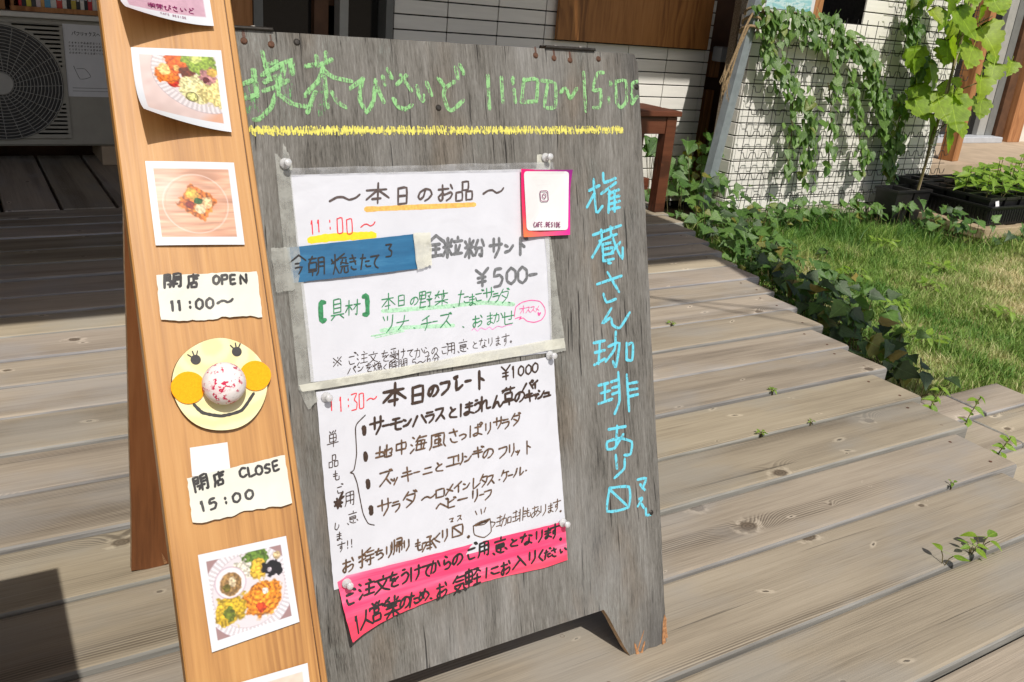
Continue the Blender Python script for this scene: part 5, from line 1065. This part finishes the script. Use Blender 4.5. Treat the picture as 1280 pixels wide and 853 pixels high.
ink(['menu_a'], .0024, M['ink_greybrown'], HA, rt, c); ink(['time_a'], .0012, M['ink_red'], HA, rt, c, taper=1); ink(['bread'], .0036, M['ink_grey'], HA, rt, c, taper=.9)
ink(['greenthin'], .00125, M['ink_green'], HA, rt, c); ink(['green'], .0050, M['ink_green'], HA, rt, c, taper=1); ink(['small'], .0009, M['ink_brown'], HA, rt, c)
ink(['pinkthin'], .0008, M['ink_pink'], HA, rt, c, extra=[(s, .0011) for s in polys(S_bubble)] + [(s, .0024) for s in polys(S_heart)])
# lower menu sheet
HB_ = wr(.0018, 26, 21, 1.7); HB = lambda u, v: .0008 + HB_(u, v) + .0008 * math.exp(-((u + .19 - (v - .3) * .3) / .02) ** 2)
rt, c = sheet('menu_sheet', 'lower white handwritten menu sheet held by clear push pins', 'paper', MBD, PT['sheet_b'], M['paper'], 40, 30, HB, wob=.0003)
ink(['time_b'], .0012, M['ink_red'], HB, rt, c, taper=1); ink(['menu_b'], .0036, M['ink_brown'], HB, rt, c); ink(['price_b'], .0022, M['ink_brown'], HB, rt, c); ink(['dish_a'], .0029, M['ink_brown'], HB, rt, c)
ink(['dish_b'], .0021, M['ink_brown2'], HB, rt, c); ink(['small_b'], .0014, M['ink_brown2'], HB, rt, c, extra=[(s, .0013) for s in polys(S_cup)]); ink(['col_b'], .0011, M['ink_brown'], HB, rt, c, extra=[(s, .0012) for s in polys(S_brace)])
marks(S_cupfill, .0035, M['ink_brown'], HB, rt, c, 'lettering', .0003)
m = MB()
for u, v in PT['squares']:
    u /= 1000; v /= 1000; ribbon(m, [Vector((u, v + .0032)), Vector((u + .0003, v)), Vector((u, v - .0032))], .0056, HB, .0004, 1)
u, v = PT['blot'][0]; u /= 1000; v /= 1000
for k in range(16):
    a = k * .9; r_ = .0045; ribbon(m, smooth([Vector((u + math.cos(a) * r_, v + math.sin(a) * r_ * 1.2)), Vector((u + random.uniform(-.002, .002), v + random.uniform(-.002, .002))), Vector((u - math.cos(a + .4) * r_, v - math.sin(a + .4) * r_ * 1.2))]), .0022, HB, nextlift())
for (a, b) in (((0, 0), (.006, .011)), ((.001, 0), (.0065, .006))): ribbon(m, [Vector((u + .002, v + .004)) + Vector(a), Vector((u, v)) + Vector(b)], .003, HB, nextlift(), .5)
onto(rt, c, 'bullet_mark', m, M['ink_brown'])
# pink strip
HP = lambda u, v: .0028 + .0012 * math.sin(u * 30) + .020 * max(0, (-.385 - u) / .062) ** 1.6 * max(0, (.205 - v) / .063) ** 1.3 + .003 * max(0, (.18 - v) / .02) * (.5 + .5 * math.sin(u * 17 + 2)) * .6
q = PT['pinkstrip']; quad = [q[0], q[2], q[3], q[6]]
def botc(s): # bottom edge sag above/below the straight line
    return .001 * (9.0 * math.sin(s * math.pi) * .9) if False else .0085 * math.sin(min(1, s * 1.15) * math.pi) 
rt, c = sheet('menu_strip', 'hand coloured bright pink strip pinned under the lower menu sheet', 'paper', MBD, quad, M['pinkpaper'], 40, 12, HP, bot=botc, wob=.0003)
m = MB()
for a_, it in TX['pink']: write(m, '', a_, it, .0027, HP, .85)
onto(rt, c, 'lettering', m, M['ink_black'])
# blue slip
HS = lambda u, v: .0032 + .0022 * math.sin((u + .468) / .142 * math.pi) * max(0, (.56 - v) / .035)
rt, c = sheet('menu_slip', 'blue painted paper slip taped over the upper menu sheet', 'paper', MBD, PT['blueslip'], M['bluepaper'], 24, 6, HS, wob=.0002)
ink(['slip'], .0017, M['ink_black'], HS, rt, c)
# card with gradient border
HQ = lambda u, v: .0030 + .0045 * max(0, (-.165 - u) / .025) * .8 + .005 * max(0, (.60 - v) / .05) * .7 + .004 * max(0, (u + .125) / .012) * max(0, (v - .61) / .02)
t = NT('magenta gradient border'); sp__ = t.n('SeparateXYZ', {0: t.obj()}, outi=None)
gx = t.maprange(sp__.outputs[0], -.035, .035, 0, 1, False); gy = t.maprange(sp__.outputs[1], -.04, .04, 0, 1, False)
cg = t.mix(gx, t.ramp(gy, [(0, s2l((250, 128, 70))), (.35, s2l((240, 60, 90))), (1, s2l((226, 26, 110)))]), t.ramp(gy, [(0, s2l((226, 20, 150))), (.5, s2l((200, 20, 150))), (1, s2l((128, 26, 120)))]))
M['cardgrad'] = t.fin(t.bsdf(cg, .35))
rt, c = sheet('contact_card', 'small white card with magenta gradient border at the upper right of the menu', 'card', MBD, PT['qr'], M['cardgrad'], 30, 30, HQ)
HQ0 = HQ; HQ = lambda u, v: HQ0(u, v) + .0006
a, b, c3, d3 = [Vector((p[0] / 1000, p[1] / 1000)) for p in PT['qrin']]
P = []
for (p, n1, n2) in ((a, d3, b), (b, a, c3), (c3, b, d3), (d3, c3, a)):
    e1 = p + (n1 - p).normalized() * .005; e2 = p + (n2 - p).normalized() * .005
    for k in range(6):
        s = k / 5; P.append((e1 * (1 - s) ** 2 + p * 2 * s * (1 - s) + e2 * s * s))
m = MB(); cen = sum(P, Vector((0, 0))) / len(P)
rings = [[cen.lerp(p, f) for p in P] for f in [k / 12 for k in range(13)]]
nP = len(P); vs = [(p.x, p.y, HQ(p.x, p.y) + .0005) for rg in rings[1:] for p in rg]
fs = [(k * nP + i, k * nP + (i + 1) % nP, (k + 1) * nP + (i + 1) % nP, (k + 1) * nP + i) for k in range(11) for i in range(nP)] + [tuple(range(nP))]
m.add(vs, fs); onto(rt, c, 'inner_panel', m, M['paper3']); HQ = lambda u, v: HQ0(u, v) + .0024
M['ink_plum'] = inkm('plum print', s2l((122, 24, 84)), .4, .1)
m = MB(); ig = [Vector((p[0] / 1000, p[1] / 1000)) for p in PT['ig']]; ce = sum(ig, Vector((0, 0))) / 4
def rrect(cx, cy, w, h, r_): 
    P = []
    for (sx, sy, a0) in ((1, 1, 0), (-1, 1, 90), (-1, -1, 180), (1, -1, 270)):
        for k in range(5): a_ = R(a0 + k * 22.5); P.append(Vector((cx + sx * (w - r_) + r_ * math.cos(a_), cy + sy * (h - r_) + r_ * math.sin(a_))))
    return P + [P[0]]
ribbon(m, rrect(ce.x, ce.y, .0055, .0060, .0022), .0009, HQ, .0006, 1); ribbon(m, [ce + Vector((math.cos(k * math.tau / 14) * .0024, math.sin(k * math.tau / 14) * .0026)) for k in range(15)], .0009, HQ, .0006, 1)
ribbon(m, [ce + Vector((.0034, .0036)), ce + Vector((.0038, .0036))], .0008, HQ, .0006, 1)
onto(rt, c, 'emblem', m, M['ink_plum'])
m = MB(); tx = PT['cafetext']; it = []
for i, ch in enumerate('CAFE.BESIDE'):
    f = (i + .5) / 11; it.append((ch, tx[0][0] + (tx[1][0] - tx[0][0]) * f, tx[0][1] + (tx[1][1] - tx[0][1]) * f, 3.4, 6.6))
write(m, '', -2, it, .0009, HQ, 1, .004); onto(rt, c, 'lettering', m, M['ink_plum'])
# tape strips
def tapestrip(q, lab, mat, H, seed):
    rt, c = sheet('tape_strip', lab, 'tape', MBD, PT[q], mat, 12, 4, H, wob=.0007, seed=seed, group='tape strips holding the menu')
tapestrip('tape_top', 'clear tape strip along the top of the upper sheet', M['tape'], lambda u, v: .0032, 1)
tapestrip('tape_left', 'wide milky tape strip down the left of the upper sheet', M['tape2'], lambda u, v: .0034 + .0006 * math.sin(v * 60), 2)
tapestrip('tape_right', 'milky tape strip down the right of the upper sheet', M['tape2'], lambda u, v: .0036 + .0005 * math.sin(v * 50), 3)
tapestrip('tape_bot', 'cream tape strip along the bottom of the upper sheet', M['tape3'], lambda u, v: .0041 + .0004 * math.sin(u * 40), 4)
tapestrip('tape_sl', 'tape end at the left of the blue slip', M['tape2'], lambda u, v: .0048, 5)
tapestrip('tape_sr', 'cream tape end at the right of the blue slip', M['tape3'], lambda u, v: .0056, 6)
tapestrip('tape_tr', 'short cream tape tab under the upper right pin', M['tape3'], lambda u, v: .0008, 7)
tapestrip('tape_tl', 'short milky tape tab under the upper left pin', M['tape2'], lambda u, v: .0042, 8)
tapestrip('tape_bl', 'torn milky tape end below the upper sheet corner', M['tape2'], lambda u, v: .0040, 9)
# push pins
pinlab = ['at the upper left of the lower menu sheet', 'at the upper right of the lower menu sheet', 'in the tape left of the upper menu sheet', 'above the magenta bordered card', 'at the left end of the pink strip', 'at the right end of the pink strip']
m = MB(); m.smooth = True; m.lathe([(.0001, 0), (.0050, .0), (.0055, .0012), (.0048, .0026), (.0024, .0036), (.0019, .0065), (.0024, .0090), (.0036, .0100), (.0040, .0112), (.0034, .0124), (.0001, .0128)], 20); pme = m.mesh('pin_head', M['clear'])
m = MB(); m.lathe([(.0001, -.004), (.0005, -.002), (.0005, .010), (.0001, .0105)], 6); nme = m.mesh('pin_needle', M['steel'])
for (u, v), l_, z in zip(PT['pins'], pinlab, (.0028, .0028, .005, .0016, .006, .0055)):
    p = thing('push_pin', 'clear plastic push pin ' + l_, 'push pin', mat4=on(MBD, u / 1000, v / 1000, z), group='clear push pins'); link('pin_head', pme, p); link('pin_needle', nme, p)
# ================================================================= LEANING PLANK
PO = Vector((0.12088376, 0.90465386, 0.74610258)); PU = Vector((0.99982915, -0.00912216, -0.01607669)); PD = Vector((0.01848442, 0.49342113, 0.86959411)); PN = Vector((0, -0.86974271, 0.49350544))
PN = PU.cross(PD).normalized(); MPL = frame(PO, PU, PD, PN)
W_ = .117
plk = thing('leaning_plank', 'orange varnished timber plank leaning on the front of the menu board', 'plank', mat4=MPL)
m = MB(); y0, y1 = -.872, .16
sec = [(0.0, -.014), (0.0, -.0012), (.0012, 0), (W_ - .0072, 0), (W_ - .0066, -.0014), (W_ - .0060, -.0014), (W_ - .0054, -.0006), (W_ - .0012, -.0008), (W_, -.0022), (W_, -.014)]
n = len(sec); ys = [y0 + (y1 - y0) * i / 12 for i in range(13)]
vs = [(x, y, z) for y in ys for x, z in sec]; fs = [(i * n + j, i * n + (j + 1) % n, (i + 1) * n + (j + 1) % n, (i + 1) * n + j) for i in range(12) for j in range(n)] + [tuple(range(n))[::-1], tuple(12 * n + j for j in range(n))]
m.add(vs, fs); part('board', m, M['pine'], plk)
m = MB(); ribbon(m, [Vector((W_ - .0063, y0 + .01)), Vector((W_ - .0063, -.4)), Vector((W_ - .0063, y1))], .0006, lambda u, v: -.0010, .0001, 1); part('tongue_groove', m, inkm('dark groove line', (.05, .02, .01)), plk)  # dark line drawn along the bottom of the groove
# ---- photo cards: print painted per vertex
def vnoise(x, y, s, seed):
    r = np.random.RandomState(seed); g = r.rand(64, 64); xi = np.floor(x * s).astype(int) % 63; yi = np.floor(y * s).astype(int) % 63
    fx = x * s - np.floor(x * s); fy = y * s - np.floor(y * s); fx = fx * fx * (3 - 2 * fx); fy = fy * fy * (3 - 2 * fy)
    return (g[yi, xi] * (1 - fx) + g[yi, xi + 1] * fx) * (1 - fy) + (g[yi + 1, xi] * (1 - fx) + g[yi + 1, xi + 1] * fx) * fy
def blob(C, x, y, cx, cy, r_, col, seed, rough=.35, sx=1., inner=.18):
    d = np.hypot((x - cx) / sx, y - cy) / r_ + (vnoise(x, y, 14, seed) - .5) * rough + (vnoise(x, y, 34, seed + 1) - .5) * rough * .5
    a = np.clip((1.0 - d) * 9, 0, 1)[..., None]; t_ = (.72 + .5 * vnoise(x, y, 45, seed + 2) + inner * (1 - d) - .1)[..., None]
    C[:] = C * (1 - a) + np.clip(np.array(col) * t_, 0, 255) * a
def circ(C, x, y, cx, cy, r_, w, col, al=.6):
    d = np.abs(np.hypot(x - cx, y - cy) - r_); a = (np.clip(1 - d / w, 0, 1) * al)[..., None]; C[:] = C * (1 - a) + np.array(col) * a
def plate_(C, x, y, cx, cy, r_, inner, base=(232, 224, 226)):
    d = np.hypot(x - cx, y - cy); th = np.arctan2(y - cy, x - cx); a = (d < r_)[..., None]
    rim = ((d > inner * r_) & (d < r_)); st = np.where(rim, .945 + .055 * np.sign(np.sin(th * 62)), 1.0)
    C[:] = np.where(a, np.array(base) * (st * (1 - .05 * (d < inner * r_)))[..., None], C); circ(C, x, y, cx, cy, r_, .008, (170, 150, 160)); circ(C, x, y, cx, cy, r_ * inner, .008, (190, 172, 180))
def food1(x, y):
    C = np.ones(x.shape + (3,)) * np.array((226, 206, 202)); C += ((vnoise(x + y * .3, y, 9, 3) - .5) * 14)[..., None]
    a = np.clip((x + y * .9 - 1.55) * 5, 0, 1)[..., None]; C = C * (1 - a) + np.array((222, 176, 152)) * a
    plate_(C, x, y, .80, .22, .66, .78)
    blob(C, x, y, .42, .42, .10, (190, 50, 26), 5); blob(C, x, y, .33, .30, .17, (240, 130, 40), 7); blob(C, x, y, .48, .10, .17, (232, 110, 30), 9); blob(C, x, y, .30, .22, .09, (250, 210, 140), 10); blob(C, x, y, .46, .20, .05, (250, 190, 110), 12)
    blob(C, x, y, .60, .26, .11, (120, 60, 36), 13); blob(C, x, y, .80, .08, .24, (150, 176, 70), 15, .5); blob(C, x, y, .72, .02, .09, (214, 226, 130), 16); blob(C, x, y, .68, .52, .24, (238, 230, 176), 17, .3); blob(C, x, y, .95, .55, .24, (232, 216, 150), 19, .4)
    blob(C, x, y, .88, .30, .12, (196, 140, 140), 21, .6); blob(C, x, y, .83, .36, .05, (110, 30, 40), 23, .6); blob(C, x, y, .93, .24, .08, (220, 180, 90), 25, .5); blob(C, x, y, .62, .64, .07, (222, 222, 150), 27, .15); circ(C, x, y, .62, .64, .075, .012, (60, 50, 20), .8)
    return C
def food2(x, y):
    g = vnoise(x * .25, y * 2.4 + .2 * vnoise(x, y, 4, 2), 12, 31); C = np.array((226, 176, 150)) * (.86 + .26 * g)[..., None] + ((vnoise(x * .2, y * 3, 20, 5) - .5) * 26)[..., None]
    painted_glare = np.exp(-((x - .12) ** 2 + (y - .28) ** 2) / .05)[..., None]; C = C * (1 - .35 * painted_glare) + 245 * .35 * painted_glare  # pale glare at upper left, a highlight painted into the card colour
    circ(C, x, y, .5, .52, .43, .012, (245, 226, 220), .7); circ(C, x, y, .5, .52, .40, .010, (206, 160, 140), .5)
    u = (x - .52) * .82 + (y - .50) * .57; v = -(x - .52) * .57 + (y - .50) * .82; d = np.maximum(np.abs(u) * .9, np.abs(v)); m_ = (np.clip((.20 - d + (vnoise(x, y, 30, 8) - .5) * .05) * 60, 0, 1))[..., None]
    C = C * (1 - m_) + np.array((206, 120, 50)) * (.6 + .8 * vnoise(x, y, 32, 9))[..., None] * m_
    blob(C, x, y, .46, .38, .09, (240, 190, 90), 33); blob(C, x, y, .64, .50, .09, (244, 200, 150), 35); blob(C, x, y, .55, .60, .08, (246, 220, 180), 36); blob(C, x, y, .42, .54, .06, (150, 50, 30), 37); blob(C, x, y, .53, .48, .065, (52, 110, 50), 39, .6)
    return C
def food3(x, y):
    C = np.ones(x.shape + (3,)) * np.array((170, 140, 140)); plate_(C, x, y, .50, .50, .60, .80, (236, 230, 236))
    blob(C, x, y, .62, .12, .17, (110, 140, 60), 41, .6); blob(C, x, y, .46, .22, .13, (236, 230, 214), 43, .6); blob(C, x, y, .66, .26, .13, (232, 190, 70), 45, .6); blob(C, x, y, .84, .28, .13, (34, 28, 34), 47, .6); blob(C, x, y, .80, .30, .03, (230, 220, 230), 48, .6); blob(C, x, y, .92, .12, .06, (214, 190, 150), 49)
    blob(C, x, y, .24, .68, .22, (214, 180, 50), 51, .5); blob(C, x, y, .20, .74, .09, (120, 130, 40), 52, .7); blob(C, x, y, .10, .62, .06, (226, 190, 60), 53, .6)
    blob(C, x, y, .66, .66, .27, (236, 150, 40), 55, .35)
    th = np.sin(np.hypot(x - .60, y - .55) * 90 + 3 * vnoise(x, y, 6, 4)) * (np.hypot(x - .66, y - .66) < .24); C += (th * 24)[..., None] * np.array((1, .9, .5))
    blob(C, x, y, .70, .56, .05, (244, 240, 232), 57, .5); blob(C, x, y, .62, .76, .06, (222, 80, 30), 59, .8)
    d = np.hypot(x - .27, y - .34); a = (d < .20)[..., None]; C[:] = np.where(a, np.array((240, 232, 236)), C); blob(C, x, y, .27, .36, .15, (176, 140, 90), 61, .2); blob(C, x, y, .30, .34, .07, (226, 206, 170), 63, .8); blob(C, x, y, .22, .40, .05, (120, 110, 40), 64, .8); circ(C, x, y, .27, .34, .20, .014, (180, 150, 170), .6)
    return C
def topcard(x, y):
    C = np.array((208, 172, 188)) * (1 + (vnoise(x, y, 30, 7) - .5) * .06 + .05 * np.exp(-((x - .5) / .15) ** 2))[..., None]; return C
def botcard(x, y): return np.array((236, 214, 200)) * (1 + (vnoise(x, y, 12, 17) - .5) * .06)[..., None]
def photocard(label, quad, fn, H, N_=110, border=(.075, .085, .075, .10), right_open=False, extra=None, b_col=(226, 230, 236)):
    q = [Vector((a / 1000, b / 1000)) for a, b in quad]; c = sum(q, Vector((0, 0))) / 4
    root = thing('photo_card', label, 'photo card', mat4=on(MPL, c.x, c.y), group='instant photo cards on the plank')
    s = np.linspace(0, 1, N_ + 1); S_, T_ = np.meshgrid(s, s)
    l, t_, r_, b = border; xi = (S_ - l) / (1 - l - r_); yi = (T_ - t_) / (1 - t_ - b); C = fn(np.clip(xi, 0, 1), np.clip(yi, 0, 1))
    ins = ((xi > 0) & (xi < 1) & (yi > 0) & (yi < 1))[..., None]; C = np.where(ins, C, np.array(b_col)); C = np.clip(C, 0, 255) / 255
    C = np.clip((C - .5) * 1.12 + .48, 0, 1); C = np.where(C <= .04045, C / 12.92, ((C + .055) / 1.055) ** 2.4) * .76
    px = (q[0].x * (1 - S_) + q[1].x * S_) * (1 - T_) + (q[3].x * (1 - S_) + q[2].x * S_) * T_; py = (q[0].y * (1 - S_) + q[1].y * S_) * (1 - T_) + (q[3].y * (1 - S_) + q[2].y * S_) * T_
    pz = H(S_, T_); co = np.stack([px - c.x, py - c.y, pz], -1).reshape(-1, 3); n = N_ + 1
    idx = (np.arange(N_)[:, None] * n + np.arange(N_)[None]).ravel(); F = np.stack([idx, idx + n, idx + n + 1, idx + 1], 1)
    me = bpy.data.meshes.new('print'); me.vertices.add(len(co)); me.vertices.foreach_set('co', co.ravel()); me.loops.add(F.size); me.loops.foreach_set('vertex_index', F.ravel().astype(np.int32))
    me.polygons.add(len(F)); me.polygons.foreach_set('loop_start', (np.arange(len(F)) * 4).astype(np.int32)); me.update(calc_edges=True)
    me.polygons.foreach_set('use_smooth', [True] * len(F))
    ca = me.color_attributes.new('Col', 'FLOAT_COLOR', 'POINT'); ca.data.foreach_set('color', np.concatenate([C.reshape(-1, 3), np.ones((len(co), 1))], 1).ravel().astype(np.float32))
    me.materials.append(M['photo']); link('print', me, root); return root, c
c1, cc = photocard('square photo card of a loaded plate with egg and salad, lower left corner curling up', PT['c_food1'], food1, lambda s, t_: .0015 + .034 * np.clip(t_, 0, 1) ** 3 * np.clip(1.0 - s, 0, 1) ** 1.6 + .004 * t_ ** 2 + .0015 * (1 - s))
photocard('square photo card of toast on a glass plate', PT['c_food2'], food2, lambda s, t_: .0012 + .0016 * t_ + .0008 * np.sin(s * 3.1))
photocard('square photo card of pasta and salad plate with small bowl', PT['c_food3'], food3, lambda s, t_: .0014 + .0022 * t_ ** 2)
photocard('lowest pale photo card cut by the picture edge', PT['c_bot'], botcard, lambda s, t_: .0015 + .001 * t_ + .002 * (1 - t_) * s)
ct, cc = photocard('mauve name card with printed shop name at the top of the plank', PT['c_top'], topcard, lambda s, t_: .0015 + .036 * np.clip(t_, 0, 1) ** 3 * np.clip(1.0 - s, 0, 1) ** 1.6 + .004 * t_ ** 2, N_=60)
HC = lambda u, v: 0.0
def Hct(u, v):
    s = (u - .0135) / .083; t_ = (.070 - v) / .080
    return .0019 + .036 * max(0, t_) ** 3 * max(0, 1.0 - s) ** 1.6 + .004 * t_ ** 2
m = MB(); it = [(ch, 41 + i * 7.1, 3.5 + i * .45, 6.4, 6.4) for i, ch in enumerate('喫茶びさいど')]
write(m, '', 3, it, .0008, Hct, 1, .004)
it = [(ch, 48 + i * 2.2, -4.4 + i * .12, 2.1, 2.6) for i, ch in enumerate(['C', 'A', 'F', 'E', '', 'B', 'E', 'S', 'I', 'D', 'E'])]
write(m, '', 3, it, .00035, Hct, 1, .004)
onto(ct, cc, 'lettering', m, M['ink_plum'])
# handwritten slips on the plank
def rag(seed, amp): 
    r = random.Random(seed); a = [r.uniform(0, 6) for _ in range(3)]
    return lambda s: amp * (math.sin(s * 9 + a[0]) * .5 + math.sin(s * 23 + a[1]) * .3 + math.sin(s * 41 + a[2]) * .2)
HO = lambda u, v: .0012 + .0012 * math.sin(u * 60) ** 2 + .0015 * max(0, (-.262 - v) / .02)
rt, c = sheet('opening_slip', 'cream torn paper slip reading OPEN with opening time', 'paper', MPL, PT['c_open'], M['paper2'], 24, 10, HO, bot=rag(4, .0016), wob=.0004, seed=5)
m = MB()
for a_, it in TX['plank_a']: write(m, '', a_, it, .0023, HO, .95, .006)
onto(rt, c, 'lettering', m, M['ink_black'])
HB2 = lambda u, v: .0008
rt, c = sheet('blank_card', 'small blank white card tucked behind the closing slip', 'card', MPL, PT['c_blank'], M['paper3'], 4, 4, HB2)
HC2 = lambda u, v: .0018 + .001 * math.sin(u * 50) ** 2 + .002 * max(0, (-.435 - v) / .02)
rt, c = sheet('closing_slip', 'cream torn paper slip reading CLOSE with closing time', 'paper', MPL, PT['c_close'], M['paper2'], 24, 10, HC2, bot=rag(9, .0018), wob=.0004, seed=7)
m = MB()
for a_, it in TX['plank_b']: write(m, '', a_, it, .0022, HC2, .95, .006)
onto(rt, c, 'lettering', m, M['ink_black'])
# smiling face
fx, fy = PT['face'][0][0] / 1000 + .0005, (PT['face'][3][1] + PT['face'][4][1]) / 2000
fc = thing('face_ornament', 'round wooden smiling face with orange felt cheeks and speckled ball nose', 'ornament', mat4=on(MPL, fx, fy, .0005))
t = NT('pale wood slice'); v = t.obj(); dd = t.n('VectorMath', {0: t.vm('ADD', v, (.004, -.034, 0))}, 1, operation='LENGTH')
wv = t.math('ADD', t.math('MULTIPLY', dd, 420), t.math('MULTIPLY', t.noise(v, 60, 3), 4)); fr = t.math('SINE', wv)
M['slice'] = t.fin(t.bsdf(t.mix(t.maprange(fr, -1, 1, 0, 1), (.72, .66, .34), (.78, .73, .44)), .7, t.bump(t.noise(v, 200, 3), .15, .002)))
m = MB(); P = [(math.cos(a) * .0405 * (1 + .012 * math.sin(3 * a)), math.sin(a) * .0408 * (1 + .010 * math.sin(5 * a + 1))) for a in [i * math.tau / 56 for i in range(56)]]
m.prism(P, 0, .0055); part('wood_slice', m, M['slice'], fc)
m = MB(); P2 = [(x * 1.006, y * 1.006) for x, y in P]; n = len(P); m.add([(x, y, .0002) for x, y in P2] + [(x, y, .0046) for x, y in P2], [(i, (i + 1) % n, n + (i + 1) % n, n + i) for i in range(n)]); part('bark_rim', m, inkm('bark rim', (.10, .035, .015)), fc)
t = NT('orange felt'); M['felt'] = t.fin(t.bsdf(t.mix(t.noise(t.obj(), 500, 3), s2l((244, 150, 6)), s2l((255, 180, 20))), .95, t.bump(t.noise(t.obj(), 900, 2), .5, .001)))
for (u, v), r_ in zip(PT['cheeks'], (.0140, .0135)):
    m = MB(); m.prism([(math.cos(a) * r_ * (1 + .03 * math.sin(3 * a + u)), math.sin(a) * r_) for a in [i * math.tau / 30 for i in range(30)]], 0, .0018); o = part('cheek', m, M['felt'], fc); o.location = (u / 1000 - fx, v / 1000 - fy, .0056)
t = NT('speckled paper ball'); v = t.obj(); sp1 = t.maprange(t.noise(v, 260, 3, .6), .51, .57, 0, 1); sp2 = t.maprange(t.noise(v, 75, 2), .47, .56, 0, 1)
cb_ = t.mix(t.math('MULTIPLY', sp1, sp2), t.mix(t.maprange(t.noise(v, 70, 2), .45, .7, 0, .4), (.80, .76, .76), (.85, .42, .46)), s2l((190, 20, 70)))
M['ball'] = t.fin(t.bsdf(cb_, .8, t.bump(t.noise(v, 150, 3), .4, .002)))
m = MB(); m.smooth = True; m.lathe([(.0001, -.006)] + [(math.sin(a) * .0185, .0 + .0135 - math.cos(a) * .0170) for a in [math.pi * (.12 + .88 * i / 16) for i in range(17)]][:-1] + [(.0001, .0305)], 32); o = part('nose', m, M['ball'], fc); u, v = PT['nose'][0]; o.location = (u / 1000 - fx - .003, v / 1000 - fy + .0015, .004)
m = MB()
mp = [Vector((a / 1000 - fx, b / 1000 - fy)) for a, b in PT['mouth']]
ribbon(m, smooth(mp, 8), .0028, flat, .0058, .9); onto_ = part('mouth', m, M['ink_black'], fc)
for k, (u, v) in enumerate(PT['eyes']):
    m = MB(); eu, ev = u / 1000 - fx, v / 1000 - fy; m.prism([(eu + math.cos(a) * .0043, ev + math.sin(a) * .0043) for a in [i * math.tau / 20 for i in range(20)]], .0056, .0061)
    for a in (60, 92, 128): ribbon(m, [Vector((eu + math.cos(R(a + 12 * (1 - k))) * .0040, ev + math.sin(R(a + 12 * (1 - k))) * .0040)), Vector((eu + math.cos(R(a + 12 * (1 - k))) * .0078, ev + math.sin(R(a + 12 * (1 - k))) * .0078))], .0011, flat, .0060, 1)
    part('eye', m, M['ink_black'], fc)
